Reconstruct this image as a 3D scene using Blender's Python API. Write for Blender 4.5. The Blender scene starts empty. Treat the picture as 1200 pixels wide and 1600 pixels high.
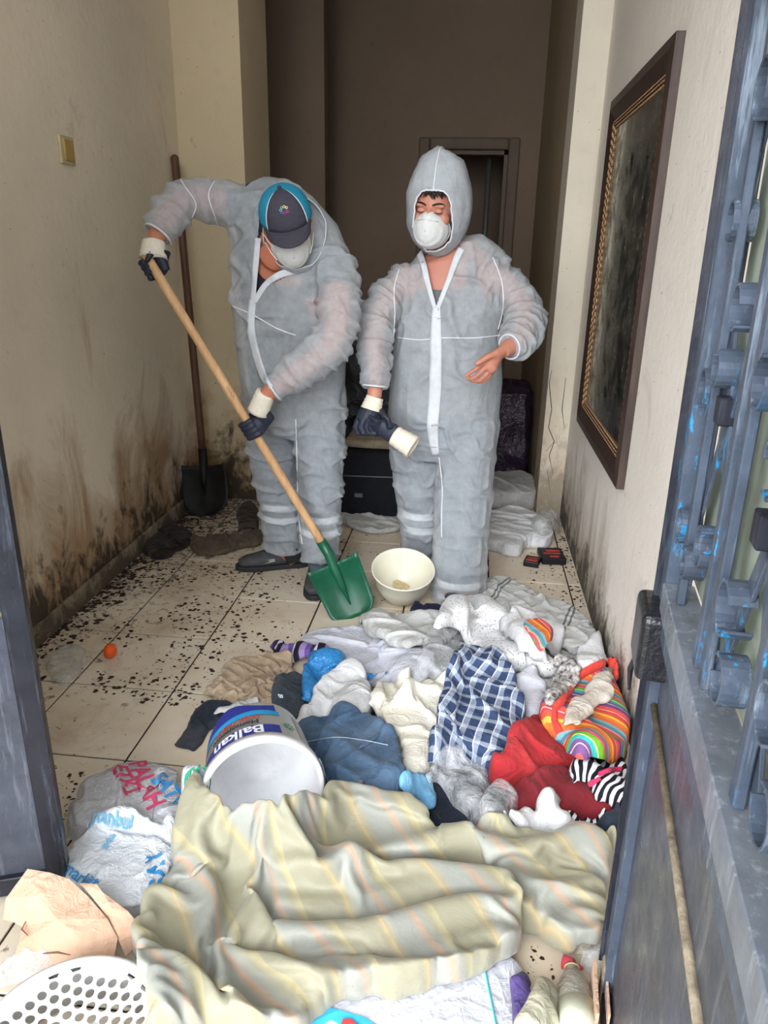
import bpy, bmesh, math, random
import numpy as np
from mathutils import Vector, Matrix
random.seed(7); np.random.seed(7)
S = bpy.context.scene
COL = S.collection
PI = math.pi

# ------------------------------------------------------------------ camera
FPX = 1155.0                      # focal length in pixels of the 1200x1600 frame
CH = 1.48                         # camera height
RW = np.array([[0.99288, 0.05776, -0.10414],
               [0.11752, -0.33362, 0.93535],
               [0.01928, -0.94094, -0.33804]])
cam_d = bpy.data.cameras.new('camera')
cam_d.sensor_fit = 'VERTICAL'; cam_d.sensor_height = 36.0; cam_d.lens = 36.0 * FPX / 1600.0
cam_d.clip_start = 0.02; cam_d.clip_end = 200
cam = bpy.data.objects.new('camera', cam_d); COL.objects.link(cam)
_u, _s, _v = np.linalg.svd(RW); RW = _u @ _v
cm = Matrix.Identity(4)
for i in range(3):
    cm[i][0] = RW[i, 0]; cm[i][1] = -RW[i, 1]; cm[i][2] = -RW[i, 2]
cm[2][3] = CH
cam.matrix_world = cm
S.camera = cam

# ------------------------------------------------------------------ world, daylight, exposure
W = bpy.data.worlds.new('overcast'); S.world = W; W.use_nodes = True
_bg = W.node_tree.nodes['Background']
_bg.inputs[0].default_value = (0.86, 0.93, 1.0, 1); _bg.inputs[1].default_value = 1.6
sun_d = bpy.data.lights.new('veiled_sun', 'SUN'); sun_d.energy = 2.7; sun_d.angle = math.radians(70)
sun_d.color = (0.97, 0.98, 1.0)
sun = bpy.data.objects.new('veiled_sun', sun_d); COL.objects.link(sun)
sun.rotation_euler = Vector((0.40, 0.90, -0.30)).to_track_quat('-Z', 'Y').to_euler()
S.view_settings.view_transform = 'Standard'; S.view_settings.look = 'None'
S.view_settings.exposure = 1.6; S.view_settings.gamma = 1.0
S.view_settings.use_curve_mapping = False

# ------------------------------------------------------------------ pixel -> place
def ray(u, v): return RW @ np.array([u - 600.0, v - 800.0, FPX])
def PZ(u, v, z=0.0):
    r = ray(u, v); t = (z - CH) / r[2]; return np.array([0, 0, CH]) + r * t
def PY(u, v, Y):
    r = ray(u, v); return np.array([0, 0, CH]) + r * (Y / r[1])
def PX(u, v, X):
    r = ray(u, v); return np.array([0, 0, CH]) + r * (X / r[0])

# ------------------------------------------------------------------ object helpers
def link(name, me, mats=None, parent=None, smooth=False):
    o = bpy.data.objects.new(name, me); COL.objects.link(o)
    if mats is not None:
        for m in (mats if isinstance(mats, (list, tuple)) else [mats]): me.materials.append(m)
    if parent is not None: o.parent = parent
    if smooth and len(me.polygons):
        me.polygons.foreach_set('use_smooth', np.ones(len(me.polygons), dtype=bool))
    return o
def tag(o, label=None, cat=None, group=None, kind=None):
    if label: o['label'] = label
    if cat: o['category'] = cat
    if group: o['group'] = group
    if kind: o['kind'] = kind
    return o
def empty(name, loc=(0, 0, 0), label=None, cat=None, group=None):
    o = bpy.data.objects.new(name, None); COL.objects.link(o); o.location = loc
    o.empty_display_size = 0.05
    return tag(o, label, cat, group)
def root_at(o, loc):
    """give an empty a base position while its children stay in world coordinates"""
    loc = Vector(loc); o.location = loc
    for c in o.children: c.matrix_parent_inverse = Matrix.Translation(-loc)
    return o
def mesh_from(name, V, F):
    me = bpy.data.meshes.new(name); me.from_pydata([tuple(map(float, v)) for v in V], [], [tuple(map(int, f)) for f in F]); me.update(); return me

class MB:
    """collects shapes into one mesh"""
    def __init__(s): s.V = []; s.F = []; s.M = []
    def add(s, V, F, m=0):
        b = len(s.V); s.V += [tuple(v) for v in V]; s.F += [tuple(i + b for i in f) for f in F]; s.M += [m] * len(F)
    def box(s, lo, hi, m=0):
        x0, y0, z0 = lo; x1, y1, z1 = hi
        s.add([(x0,y0,z0),(x1,y0,z0),(x1,y1,z0),(x0,y1,z0),(x0,y0,z1),(x1,y0,z1),(x1,y1,z1),(x0,y1,z1)],
              [(0,3,2,1),(4,5,6,7),(0,1,5,4),(1,2,6,5),(2,3,7,6),(3,0,4,7)], m)
    def bar(s, a, b, w, t, up=(0,0,1), m=0):
        """flat bar a->b, w across (perpendicular to up), t along up"""
        a = Vector(a); b = Vector(b); d = (b - a).normalized(); u = Vector(up)
        if abs(d.dot(u)) > .99: u = Vector((0, 1, 0))
        r = d.cross(u).normalized(); u = r.cross(d).normalized()
        r = r * w / 2; u = u * t / 2
        V = [p + sx * r + sz * u for p in (a, b) for sx, sz in ((-1,-1),(1,-1),(1,1),(-1,1))]
        s.add(V, [(3,2,1,0),(4,5,6,7),(0,1,5,4),(1,2,6,5),(2,3,7,6),(3,0,4,7)], m)
    def tube(s, pts, radii, n=12, side=None, cap=True, m=0, close=False):
        """lofted tube; radii scalar or (ra, rb); side = reference axis for ra"""
        pts = [Vector(p) for p in pts]; k = len(pts)
        if not isinstance(radii, (list, tuple)): radii = [radii] * k
        b = len(s.V); prev = None; rings = []
        for i, p in enumerate(pts):
            d = (pts[min(i+1,k-1)] - pts[max(i-1,0)])
            d = d.normalized() if d.length > 1e-9 else Vector((0,0,1))
            if side is not None: r = Vector(side)
            elif prev is not None: r = prev
            else: r = Vector((0,0,1)) if abs(d.z) < .9 else Vector((1,0,0))
            r = (r - d * r.dot(d)); r = r.normalized() if r.length > 1e-6 else d.orthogonal().normalized()
            prev = r; q = d.cross(r).normalized()
            ra, rb = (radii[i] if isinstance(radii[i], (list, tuple)) else (radii[i], radii[i]))
            for j in range(n):
                a = 2 * PI * j / n
                s.V.append(tuple(p + r * (ra * math.cos(a)) + q * (rb * math.sin(a))))
        for i in range(k - 1 if not close else k):
            i2 = (i + 1) % k
            for j in range(n):
                j2 = (j + 1) % n
                s.F.append((b+i*n+j, b+i*n+j2, b+i2*n+j2, b+i2*n+j)); s.M.append(m)
        if cap and not close:
            s.F.append(tuple(b + j for j in reversed(range(n)))); s.F.append(tuple(b + (k-1)*n + j for j in range(n))); s.M += [m, m]
    def lathe(s, prof, n=32, M=None, m=0, closed=False):
        """prof [(r,z)...] about z, transformed by matrix M"""
        b = len(s.V); M = M or Matrix.Identity(4); k = len(prof)
        for r, z in prof:
            for j in range(n):
                a = 2*PI*j/n; s.V.append(tuple(M @ Vector((r*math.cos(a), r*math.sin(a), z))))
        for i in range(k-1):
            for j in range(n):
                j2 = (j+1) % n
                s.F.append((b+i*n+j, b+i*n+j2, b+(i+1)*n+j2, b+(i+1)*n+j)); s.M.append(m)
    def ell(s, c, r, M3=None, nu=20, nv=12, m=0):
        b = len(s.V); c = Vector(c); M3 = M3 or Matrix.Identity(3)
        s.V.append(tuple(c + M3 @ Vector((0,0,r[2]))))
        for i in range(1, nv):
            t = PI*i/nv
            for j in range(nu):
                a = 2*PI*j/nu
                s.V.append(tuple(c + M3 @ Vector((r[0]*math.sin(t)*math.cos(a), r[1]*math.sin(t)*math.sin(a), r[2]*math.cos(t)))))
        s.V.append(tuple(c + M3 @ Vector((0,0,-r[2])))); e = len(s.V)-1
        for j in range(nu):
            j2 = (j+1) % nu
            s.F.append((b, b+1+j, b+1+j2)); s.M.append(m)
            for i in range(nv-2):
                s.F.append((b+1+i*nu+j, b+1+(i+1)*nu+j, b+1+(i+1)*nu+j2, b+1+i*nu+j2)); s.M.append(m)
            s.F.append((b+1+(nv-2)*nu+j, e, b+1+(nv-2)*nu+j2)); s.M.append(m)
    def build(s, name, mats, parent=None, smooth=False):
        me = mesh_from(name, s.V, s.F)
        o = link(name, me, mats, parent, smooth)
        if isinstance(mats, (list, tuple)): me.polygons.foreach_set('material_index', np.array(s.M, dtype=np.int32))
        return o

def bevel(o, w=0.004, seg=2):
    m = o.modifiers.new('bevel', 'BEVEL'); m.width = w; m.segments = seg; m.limit_method = 'ANGLE'; m.angle_limit = 0.6
    return o
def solid(o, t=0.003, off=-1):
    m = o.modifiers.new('thickness', 'SOLIDIFY'); m.thickness = t; m.offset = off; return o
def spline(pts, n=8, closed=False):
    """Catmull-Rom through points"""
    P = np.array(pts, float); k = len(P); out = []
    for i in range(k if closed else k-1):
        g = (lambda j: P[j % k]) if closed else (lambda j: P[min(max(j,0),k-1)])
        p0,p1,p2,p3 = g(i-1),g(i),g(i+1),g(i+2)
        for t in np.linspace(0,1,n,endpoint=False):
            out.append(.5*((2*p1)+(-p0+p2)*t+(2*p0-5*p1+4*p2-p3)*t*t+(-p0+3*p1-3*p2+p3)*t**3))
    if not closed: out.append(P[-1])
    return np.array(out)

# ------------------------------------------------------------------ numpy noise
_perm = np.random.RandomState(3).rand(64, 64, 64).astype(np.float64)
def vnoise(x, y, z=0.0):
    x = np.asarray(x, float); y = np.asarray(y, float); z = np.asarray(z, float) + 0*x
    xi = np.floor(x).astype(int); yi = np.floor(y).astype(int); zi = np.floor(z).astype(int)
    fx = x-xi; fy = y-yi; fz = z-zi
    fx = fx*fx*(3-2*fx); fy = fy*fy*(3-2*fy); fz = fz*fz*(3-2*fz)
    g = lambda a,b,c: _perm[(xi+a)%64,(yi+b)%64,(zi+c)%64]
    l = lambda a,b,t: a+(b-a)*t
    return 2*l(l(l(g(0,0,0),g(1,0,0),fx),l(g(0,1,0),g(1,1,0),fx),fy),l(l(g(0,0,1),g(1,0,1),fx),l(g(0,1,1),g(1,1,1),fx),fy),fz)-1
def fbm(x, y, z=0.0, o=3):
    r = 0; a = 1.0; t = 0
    for i in range(o):
        r = r + a*vnoise(x*2**i+7.3*i, y*2**i+3.1*i, z*2**i+1.7*i); t += a; a *= .5
    return r/t

# ------------------------------------------------------------------ materials
class NT:
    def __init__(s, name):
        s.mat = bpy.data.materials.new(name); s.mat.use_nodes = True
        s.t = s.mat.node_tree; s.t.nodes.clear()
        s.out = s.t.nodes.new('ShaderNodeOutputMaterial')
    def set(s, sock, v):
        if v is None: return
        if isinstance(v, bpy.types.NodeSocket): s.t.links.new(v, sock)
        elif isinstance(v, (tuple, list)):
            n = len(sock.default_value)
            v = tuple(v) + (1.0,) * (n - len(v)) if n == 4 else tuple(v)
            sock.default_value = v
        else: sock.default_value = v
    def n(s, typ, ins=None, **attrs):
        nd = s.t.nodes.new('ShaderNode' + typ)
        for k, v in attrs.items(): setattr(nd, k, v)
        for k, v in (ins or {}).items(): s.set(nd.inputs[k], v)
        return nd
    def pos(s): return s.n('NewGeometry').outputs['Position']
    def uv(s): return s.n('UVMap').outputs[0]
    def objc(s): return s.n('TexCoord').outputs['Object']
    def noise(s, vec, scale, detail=4, rough=.6, dist=0.0):
        return s.n('TexNoise', {'Vector': vec, 'Scale': scale, 'Detail': detail, 'Roughness': rough, 'Distortion': dist}).outputs[0]
    def map(s, vec, scale=(1,1,1), rot=(0,0,0), loc=(0,0,0)):
        return s.n('Mapping', {'Vector': vec, 'Scale': scale, 'Rotation': rot, 'Location': loc}).outputs[0]
    def ramp(s, f, stops, interp='LINEAR'):
        nd = s.n('ValToRGB', {'Fac': f}); cr = nd.color_ramp; cr.interpolation = interp
        while len(cr.elements) > 1: cr.elements.remove(cr.elements[-1])
        for i, (p, c) in enumerate(stops):
            c = (c, c, c) if not isinstance(c, (tuple, list)) else c
            e = cr.elements[0] if i == 0 else cr.elements.new(p)
            e.position = p; e.color = tuple(c[:3]) + (1,)
        return nd.outputs[0]
    def mix(s, f, a, b, mode='MIX'):
        nd = s.n('MixRGB', {'Fac': f, 'Color1': a, 'Color2': b}, blend_type=mode); return nd.outputs[0]
    def math(s, op, a, b=None, c=None):
        nd = s.n('Math', operation=op)
        for i, v in enumerate((a, b, c)):
            if v is not None: s.set(nd.inputs[i], v)
        return nd.outputs[0]
    def sep(s, v): return s.n('SeparateXYZ', {0: v}).outputs
    def bump(s, h, strength=.3, dist=.01): return s.n('Bump', {'Height': h, 'Strength': strength, 'Distance': dist}).outputs[0]
    def bsdf(s, col, rough=.7, normal=None, metal=0.0, spec=.3, **kw):
        nd = s.n('BsdfPrincipled', {'Base Color': col, 'Roughness': rough, 'Metallic': metal, 'Specular IOR Level': spec})
        if normal is not None: s.set(nd.inputs['Normal'], normal)
        for k, v in kw.items(): s.set(nd.inputs[k.replace('_', ' ')], v)
        return nd.outputs[0]
    def done(s, shader): s.t.links.new(shader, s.out.inputs[0]); return s.mat
def sr(r, g, b):
    f = lambda c: (c/255/12.92 if c/255 <= .04045 else ((c/255+.055)/1.055)**2.4)
    return (f(r), f(g), f(b))
def simple(name, col, rough=.6, metal=0, var=.12, scale=30, bump=0, spec=.3, **kw):
    t = NT(name); p = t.objc()
    nz = t.noise(p, scale, 4)
    dark = tuple(c*(1-var) for c in col); lite = tuple(min(1, c*(1+var)) for c in col)
    c = t.ramp(nz, [(.3, dark), (.7, lite)])
    nb = t.bump(t.noise(p, scale*3, 3), bump, .004) if bump else None
    return t.done(t.bsdf(c, rough, nb, metal, spec, **kw))

def wall_mat(name, base, stain, amount=1.0, top=.9, mold=(.03,.025,.02)):
    t = NT(name); p = t.pos(); z = t.sep(p)[2]
    big = t.noise(p, 1.3, 5, .6)
    c = t.ramp(big, [(.3, tuple(x*.86 for x in base)), (.7, base)])
    fine = t.noise(p, 14, 4, .65)
    c = t.mix(t.ramp(fine, [(.55, 0), (.8, .28)]), c, tuple(x*.7 for x in base))
    # brown damp stains that climb from the floor
    st = t.noise(t.map(p, (3.2,3.2,1.6)), 1.0, 6, .65, .8)
    lowm = t.n('MapRange', {'Value': z, 'From Min': top, 'From Max': 0.05, 'To Min': 0.0, 'To Max': .42}).outputs[0]
    m = t.math('ADD', st, lowm)
    c = t.mix(t.math('MULTIPLY', t.ramp(m, [(.62, 0), (.86, 1)]), .8*amount), c, stain)
    mo = t.noise(t.map(p, (9,9,6)), 1.0, 6, .7, .5)
    lowm2 = t.n('MapRange', {'Value': z, 'From Min': top*.55, 'From Max': 0.0, 'To Min': 0.0, 'To Max': .38}).outputs[0]
    m2 = t.math('ADD', mo, lowm2)
    c = t.mix(t.math('MULTIPLY', t.ramp(m2, [(.66, 0), (.82, 1)]), .9*amount), c, mold)
    sp = t.noise(p, 60, 2, .5)
    c = t.mix(t.ramp(sp, [(.735, 0), (.76, .7)]), c, (.06,.045,.035))
    h = t.noise(p, 25, 5, .6)
    return t.done(t.bsdf(c, .85, t.bump(h, .25, .01), spec=.15))

M = {}
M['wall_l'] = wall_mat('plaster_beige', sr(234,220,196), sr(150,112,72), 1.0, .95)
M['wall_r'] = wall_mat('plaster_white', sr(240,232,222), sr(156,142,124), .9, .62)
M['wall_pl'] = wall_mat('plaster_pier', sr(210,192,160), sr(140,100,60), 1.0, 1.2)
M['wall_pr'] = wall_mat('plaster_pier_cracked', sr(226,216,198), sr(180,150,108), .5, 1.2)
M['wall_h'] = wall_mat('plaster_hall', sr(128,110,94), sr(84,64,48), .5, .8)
M['wall_h_lit'] = wall_mat('plaster_hall_lit', sr(170,150,126), sr(110,84,60), .5, .8)  # lighter copy of the hall plaster: light on the right wall put into the colour
M['ceiling'] = simple('ceiling_paint', sr(200,195,186), .9)
M['facade'] = simple('facade_paint', sr(190,185,178), .9)

def tile_mat():
    t = NT('floor_tile'); p = t.pos(); x, y, z = t.sep(p)
    c = t.ramp(t.noise(p, 3, 5, .6), [(.3, sr(214,196,170)), (.7, sr(238,226,208))])
    # brown grime is heaviest along the left wall and at the back
    wet = t.n('MapRange', {'Value': x, 'From Min': -.35, 'From Max': -1.6, 'To Min': 0.0, 'To Max': .16}).outputs[0]
    dp = t.n('MapRange', {'Value': y, 'From Min': 2.2, 'From Max': 4.2, 'To Min': 0.0, 'To Max': .12}).outputs[0]
    a = t.math('ADD', t.math('ADD', t.noise(p, 5, 8, .7, .6), wet), dp)
    c = t.mix(t.ramp(a, [(.62, 0), (.82, .38)]), c, sr(140,114,88))
    b = t.math('ADD', t.math('ADD', t.noise(p, 26, 6, .72, .3), wet), dp)
    c = t.mix(t.ramp(b, [(.70, 0), (.77, .8)]), c, sr(60,46,38))
    r = t.ramp(t.noise(p, 8, 4), [(.3, .28), (.7, .6)])
    return t.done(t.bsdf(c, r, t.bump(t.noise(p, 40, 4), .1, .004), spec=.4))
M['tile'] = tile_mat()
M['grout'] = simple('grout', sr(42,34,28), .95)
M['skirt'] = wall_mat('skirting_tile', sr(196,182,160), sr(110,90,70), .8, .4)
M['ground'] = simple('pavement', sr(150,150,148), .9)

# ------------------------------------------------------------------ the room shell
XL, XR = -1.60, 0.575            # left and right wall
YP = 4.18                        # face of the piers that narrow the room
YB = 6.4                         # back wall of the hall
ZC = 3.35
def struct(name, mb, mat, smooth=False):
    o = mb.build(name, mat, None, smooth); o['kind'] = 'structure'; return o
def quadwall(name, a, b, z0, z1, th, mat, n=1):
    """wall from a to b (xy) with thickness th to the left of a->b"""
    mb = MB(); a = Vector((*a, 0)); b = Vector((*b, 0)); d = (b-a).normalized(); nn = Vector((-d.y, d.x, 0)) * th
    V = [a, b, b+nn, a+nn]
    mb.add([(p.x,p.y,z) for z in (z0,z1) for p in V], [(0,3,2,1),(4,5,6,7),(0,1,5,4),(1,2,6,5),(2,3,7,6),(3,0,4,7)])
    return struct(name, mb, mat)
Y0 = 0.02                        # inner face of the street front
quadwall('wall_left', (XL, Y0-.2), (XL, YP), 0, ZC, .15, M['wall_l'])
quadwall('wall_right', (XR, YP), (XR, Y0-.2), 0, ZC, .15, M['wall_r'])
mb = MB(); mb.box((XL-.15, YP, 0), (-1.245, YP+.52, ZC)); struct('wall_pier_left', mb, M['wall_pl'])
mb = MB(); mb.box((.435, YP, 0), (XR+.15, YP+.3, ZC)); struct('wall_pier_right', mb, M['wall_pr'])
mb = MB(); mb.box((.437, YP+.3, 0), (.62, YB, ZC)); struct('wall_hall_right', mb, M['wall_h_lit'])
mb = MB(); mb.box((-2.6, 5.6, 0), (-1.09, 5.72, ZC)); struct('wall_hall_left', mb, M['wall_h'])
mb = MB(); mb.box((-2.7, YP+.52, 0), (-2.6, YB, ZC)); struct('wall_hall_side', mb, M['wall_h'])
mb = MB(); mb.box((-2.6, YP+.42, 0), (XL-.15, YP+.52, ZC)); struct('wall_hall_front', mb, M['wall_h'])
DX0, DX1, DZ = -.41, .20, 2.2
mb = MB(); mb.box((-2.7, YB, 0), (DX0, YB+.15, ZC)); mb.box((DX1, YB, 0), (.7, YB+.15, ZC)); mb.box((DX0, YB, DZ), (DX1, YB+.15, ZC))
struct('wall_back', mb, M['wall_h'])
mb = MB(); mb.box((-2.8, -.2, ZC), (.8, YB+1.6, ZC+.12)); struct('ceiling', mb, M['ceiling'])
# dark room behind the hall door
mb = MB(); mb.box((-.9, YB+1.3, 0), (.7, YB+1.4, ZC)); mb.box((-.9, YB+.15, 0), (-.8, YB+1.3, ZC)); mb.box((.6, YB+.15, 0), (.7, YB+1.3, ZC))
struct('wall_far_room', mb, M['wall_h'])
# street front with the entrance opening
OX0, OX1, OZ = -1.45, 0.54, 3.3
mb = MB(); mb.box((-3.2, Y0-.2, 0), (OX0, Y0, ZC)); mb.box((OX1, Y0-.2, 0), (2.5, Y0, ZC)); mb.box((OX0, Y0-.2, OZ), (OX1, Y0, ZC))
struct('wall_front', mb, M['facade'])
mb = MB(); mb.box((-12, -14, -.06), (12, Y0-.2, -.012)); struct('pavement', mb, M['ground'])

# floor: bed plus single tiles
TS = .3715
mb = MB(); mb.box((-2.7, Y0-.2, -.06), (.72, YB+1.4, -.006))
floor = struct('floor', mb, M['grout'])
TX = [-.968 + TS*i for i in range(-5, 5)]
TY = [2.497 + TS*j for j in range(-6, 15)]
_tm = {}
for xa in TX:
    for ya in TY:
        x0, x1, y0, y1 = max(xa, -2.6), min(xa+TS, .6), max(ya, Y0-.19), min(ya+TS, YB+1.35)
        if xa > .42 and ya > YP+.3: continue
        if x1-x0 < .02 or y1-y0 < .02 or (ya > YP+.5 and False): continue
        if x1 < XL and ya+TS < YP+.5: continue
        w, d = round(x1-x0-.007, 4), round(y1-y0-.007, 4)
        if (w, d) not in _tm:
            q = MB(); b = .0025
            q.add([(0,0,-.01),(w,0,-.01),(w,d,-.01),(0,d,-.01),(0,0,-.0015),(w,0,-.0015),(w,d,-.0015),(0,d,-.0015),(b,b,0),(w-b,b,0),(w-b,d-b,0),(b,d-b,0)],
                  [(3,2,1,0),(0,1,5,4),(1,2,6,5),(2,3,7,6),(3,0,4,7),(4,5,9,8),(5,6,10,9),(6,7,11,10),(7,4,8,11),(8,9,10,11)])
            _tm[(w, d)] = mesh_from('tile', q.V, q.F); _tm[(w, d)].materials.append(M['tile'])
        o = bpy.data.objects.new('tile', _tm[(w, d)]); COL.objects.link(o); o.parent = floor
        o.location = (x0+.0035, y0+.0035, random.uniform(-.0012, 0))

# skirting tiles along the left wall
bl = MB(); bl.box((XL-.002, Y0, 0), (XL+.002, YP, .085)); bl = struct('baseboard_left', bl, M['grout'])
y = 1.0
while y < YP-.02:
    y1 = min(y+TS, YP)
    q = MB(); q.box((XL, y+.002, 0), (XL+.014, y1-.002, .09)); o = q.build('skirting_tile', M['skirt'], bl); bevel(o, .003, 1)
    y = y1
# cracks in the right pier face
M['crack'] = simple('crack_dark', (.02,.018,.015), .9)
cr = MB()
for line in ([(862,578),(858,600),(862,640),(857,668),(866,690),(858,712),(864,740)], [(884,590),(878,640),(882,668)], [(866,690),(852,706)], [(855,735),(860,770)]):
    pts = [PY(u, v, YP-.0005) for u, v in line]
    cr.tube([Vector(p) for p in pts], [.0012]+[.0022]*(len(pts)-2)+[.0008], 5)
o = cr.build('plaster_crack', M['crack'], bpy.data.objects['wall_pier_right'])
# door in the back wall
M['doorframe'] = simple('door_frame_paint', sr(96,80,66), .6, scale=8)
M['dark'] = simple('dark_metal_pole', sr(120,120,118), .35, metal=.6)
dr = MB()
dr.box((DX0-.085, YB-.03, 0), (DX0, YB+.02, DZ+.085)); dr.box((DX1, YB-.03, 0), (DX1+.085, YB+.02, DZ+.085)); dr.box((DX0, YB-.03, DZ), (DX1, YB+.02, DZ+.085))
dr = struct('door_1', dr, M['doorframe']); bevel(dr, .012, 2)
q = MB(); q.box((DX0, YB+.02, 0), (DX0+.03, YB+.15, DZ)); q.box((DX1-.03, YB+.02, 0), (DX1, YB+.15, DZ)); q.box((DX0, YB+.02, DZ-.03), (DX1, YB+.15, DZ))
q.build('door_jamb', M['doorframe'], dr)
q = MB(); q.tube([(.06, YB+.32, 0), (.06, YB+.32, 2.5)], .022, 14); pole = q.build('upright_pole', M['dark'], None, True)
tag(pole, 'grey metal pole standing in the dark doorway at the back', 'pole')
# ------------------------------------------------------------------ light switch
M['sw_frame'] = simple('switch_plastic', sr(196,180,140), .5)
M['sw_gold'] = simple('switch_yellowed', sr(176,146,84), .45)
sw = empty('light_switch', label='yellowed square light switch on the left wall', cat='light switch')
cy, cz = 2.99, 1.805
q = MB(); q.box((XL, cy-.052, cz-.05), (XL+.012, cy+.052, cz+.05)); bevel(q.build('switch_plate', M['sw_frame'], sw), .004)
q = MB(); q.box((XL+.01, cy-.03, cz-.038), (XL+.017, cy+.04, cz+.038)); bevel(q.build('rocker', M['sw_gold'], sw), .003)
root_at(sw, (XL, cy, cz))

# ------------------------------------------------------------------ mirror on the right wall
def frame_mat():
    t = NT('mirror_frame_wood'); p = t.pos()
    c = t.ramp(t.noise(t.map(p, (30,30,3)), 1.5, 5), [(.3, sr(38,26,22)), (.7, sr(74,56,48))])
    c = t.mix(t.ramp(t.noise(p, 60, 3, .7), [(.66, 0), (.78, .6)]), c, sr(120,104,92))
    return t.done(t.bsdf(c, .45, spec=.5))
def glass_mat():
    t = NT('old_mirror_glass'); p = t.pos()
    c = t.ramp(t.noise(p, 4, 5, .7), [(.35, sr(92,100,92)), (.65, sr(150,156,148))])
    c = t.mix(t.ramp(t.noise(p, 22, 5, .7), [(.6, 0), (.75, .5)]), c, sr(150,150,140))
    r = t.ramp(t.noise(p, 12, 5, .7), [(.4, .08), (.75, .4)])
    return t.done(t.bsdf(c, r, metal=.9, spec=.5))
M['mframe'] = frame_mat(); M['mglass'] = glass_mat()
M['gold'] = simple('gilt_bead', sr(190,150,112), .4, metal=.4)
mir = empty('wall_mirror', label='tall mirror in a dark wooden frame on the white right wall', cat='mirror')
my0, my1, mz0, mz1 = 2.61, 3.745, .675, 2.095      # near, far, bottom, top
fw, dp = .115, .035
q = MB()
out = [(my0,mz0),(my1,mz0),(my1,mz1),(my0,mz1)]; inn = [(my0+fw,mz0+fw),(my1-fw,mz0+fw),(my1-fw,mz1-fw),(my0+fw,mz1-fw)]
mid = [(my0+fw*.35,mz0+fw*.35),(my1-fw*.35,mz0+fw*.35),(my1-fw*.35,mz1-fw*.35),(my0+fw*.35,mz1-fw*.35)]
for k, nm in enumerate(('frame_rail','frame_stile','frame_rail','frame_stile')):
    k2 = (k+1) % 4; q = MB()
    sec = lambda i: [(XR, *out[i]), (XR-dp*.8, *out[i]), (XR-dp, *mid[i]), (XR-.012, *inn[i]), (XR, *inn[i])]
    q.add(sec(k)+sec(k2), [(j, (j+1)%5, 5+(j+1)%5, 5+j) for j in range(5)]+[(4,3,2,1,0),(5,6,7,8,9)])
    q.build(nm, M['mframe'], mir)
q = MB(); q.box((XR-.010, my0+fw-.01, mz0+fw-.01), (XR-.004, my1-fw+.01, mz1-fw+.01)); q.build('mirror_glass', M['mglass'], mir)
# gilt beading: rows of small beads round the sight edge
for off, rr in ((.0, .0042), (-.011, .003), (-.020, .003)):
    q = MB(); a, b = fw+off, fw+off
    for k in range(4):
        p0 = (my0+a if k in (0,3) else my1-a, mz0+a if k < 2 else mz1-a); k2 = (k+1)%4
        p1 = (my0+a if k2 in (0,3) else my1-a, mz0+a if k2 < 2 else mz1-a)
        L = math.hypot(p1[0]-p0[0], p1[1]-p0[1]); nb = int(L/.03)
        x = XR-.013-abs(off)*.45
        for i in range(nb):
            f0, f1 = (i+.08)/nb, (i+.92)/nb
            q.tube([(x, p0[0]+(p1[0]-p0[0])*f, p0[1]+(p1[1]-p0[1])*f) for f in (f0, (f0+f1)/2, f1)], [rr*.5, rr, rr*.5], 6)
    q.build('gilt_beading', M['gold'], mir, True)
root_at(mir, (XR, (my0+my1)/2, mz0))

# ------------------------------------------------------------------ iron gate
def iron_mat(name, base, lite, blue=0.0):
    t = NT(name); p = t.objc()
    c = t.ramp(t.noise(p, 9, 6, .7), [(.3, tuple(x*.55 for x in base)), (.65, base)])
    c = t.mix(t.ramp(t.noise(t.map(p, (30,30,2.5)), 2.0, 5, .7), [(.55, 0), (.75, .75)]), c, lite)
    c = t.mix(t.ramp(t.noise(p, 24, 5, .75), [(.64, 0), (.74, .4)]), c, sr(96,88,82))
    if blue:
        z = t.sep(p)[2]
        band = t.math('MULTIPLY', t.n('MapRange', {'Value': z, 'From Min': .95, 'From Max': 1.12}).outputs[0], t.n('MapRange', {'Value': z, 'From Min': 1.36, 'From Max': 1.22}).outputs[0])
        f = t.math('MULTIPLY', t.ramp(t.noise(t.map(p, (14,14,6)), 2, 6, .75), [(.57, 0), (.61, 1)]), band)
        c = t.mix(f, c, sr(38,140,196))
    r = t.ramp(t.noise(p, 14, 4), [(.3, .22), (.7, .5)])
    return t.done(t.bsdf(c, r, t.bump(t.noise(p, 45, 4), .2, .004), metal=.1, spec=.35))
M['iron'] = iron_mat('gate_iron', sr(76,86,102), sr(146,158,170), 1.0)
M['iron_lit'] = iron_mat('gate_rail_lit_grey', sr(118,124,134), sr(168,174,180))  # paler, greyer gate iron: light on the rail's upward face is in the colour
M['iron_dk'] = iron_mat('gate_iron_dark', sr(34,36,46), sr(78,84,96))
M['iron_pn'] = iron_mat('gate_sheet', sr(74,78,90), sr(122,126,134))
M['rust'] = simple('rusty_edge', sr(134,122,104), .8, var=.4, scale=40, bump=.5)
def frost_mat():
    t = NT('dirty_frosted_glass'); p = t.objc()
    c = t.ramp(t.noise(p, 6, 5, .6), [(.3, sr(150,158,144)), (.7, sr(196,204,190))])
    g = t.n('BsdfTranslucent', {'Color': c}).outputs[0]
    b = t.bsdf(c, .35, spec=.5)
    return t.done(t.n('MixShader', {0: .45, 1: b, 2: g}).outputs[0])
M['frost'] = frost_mat()
M['tape'] = simple('black_tape', sr(24,25,30), .3, var=.3, bump=.6, scale=25, spec=.6)

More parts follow.
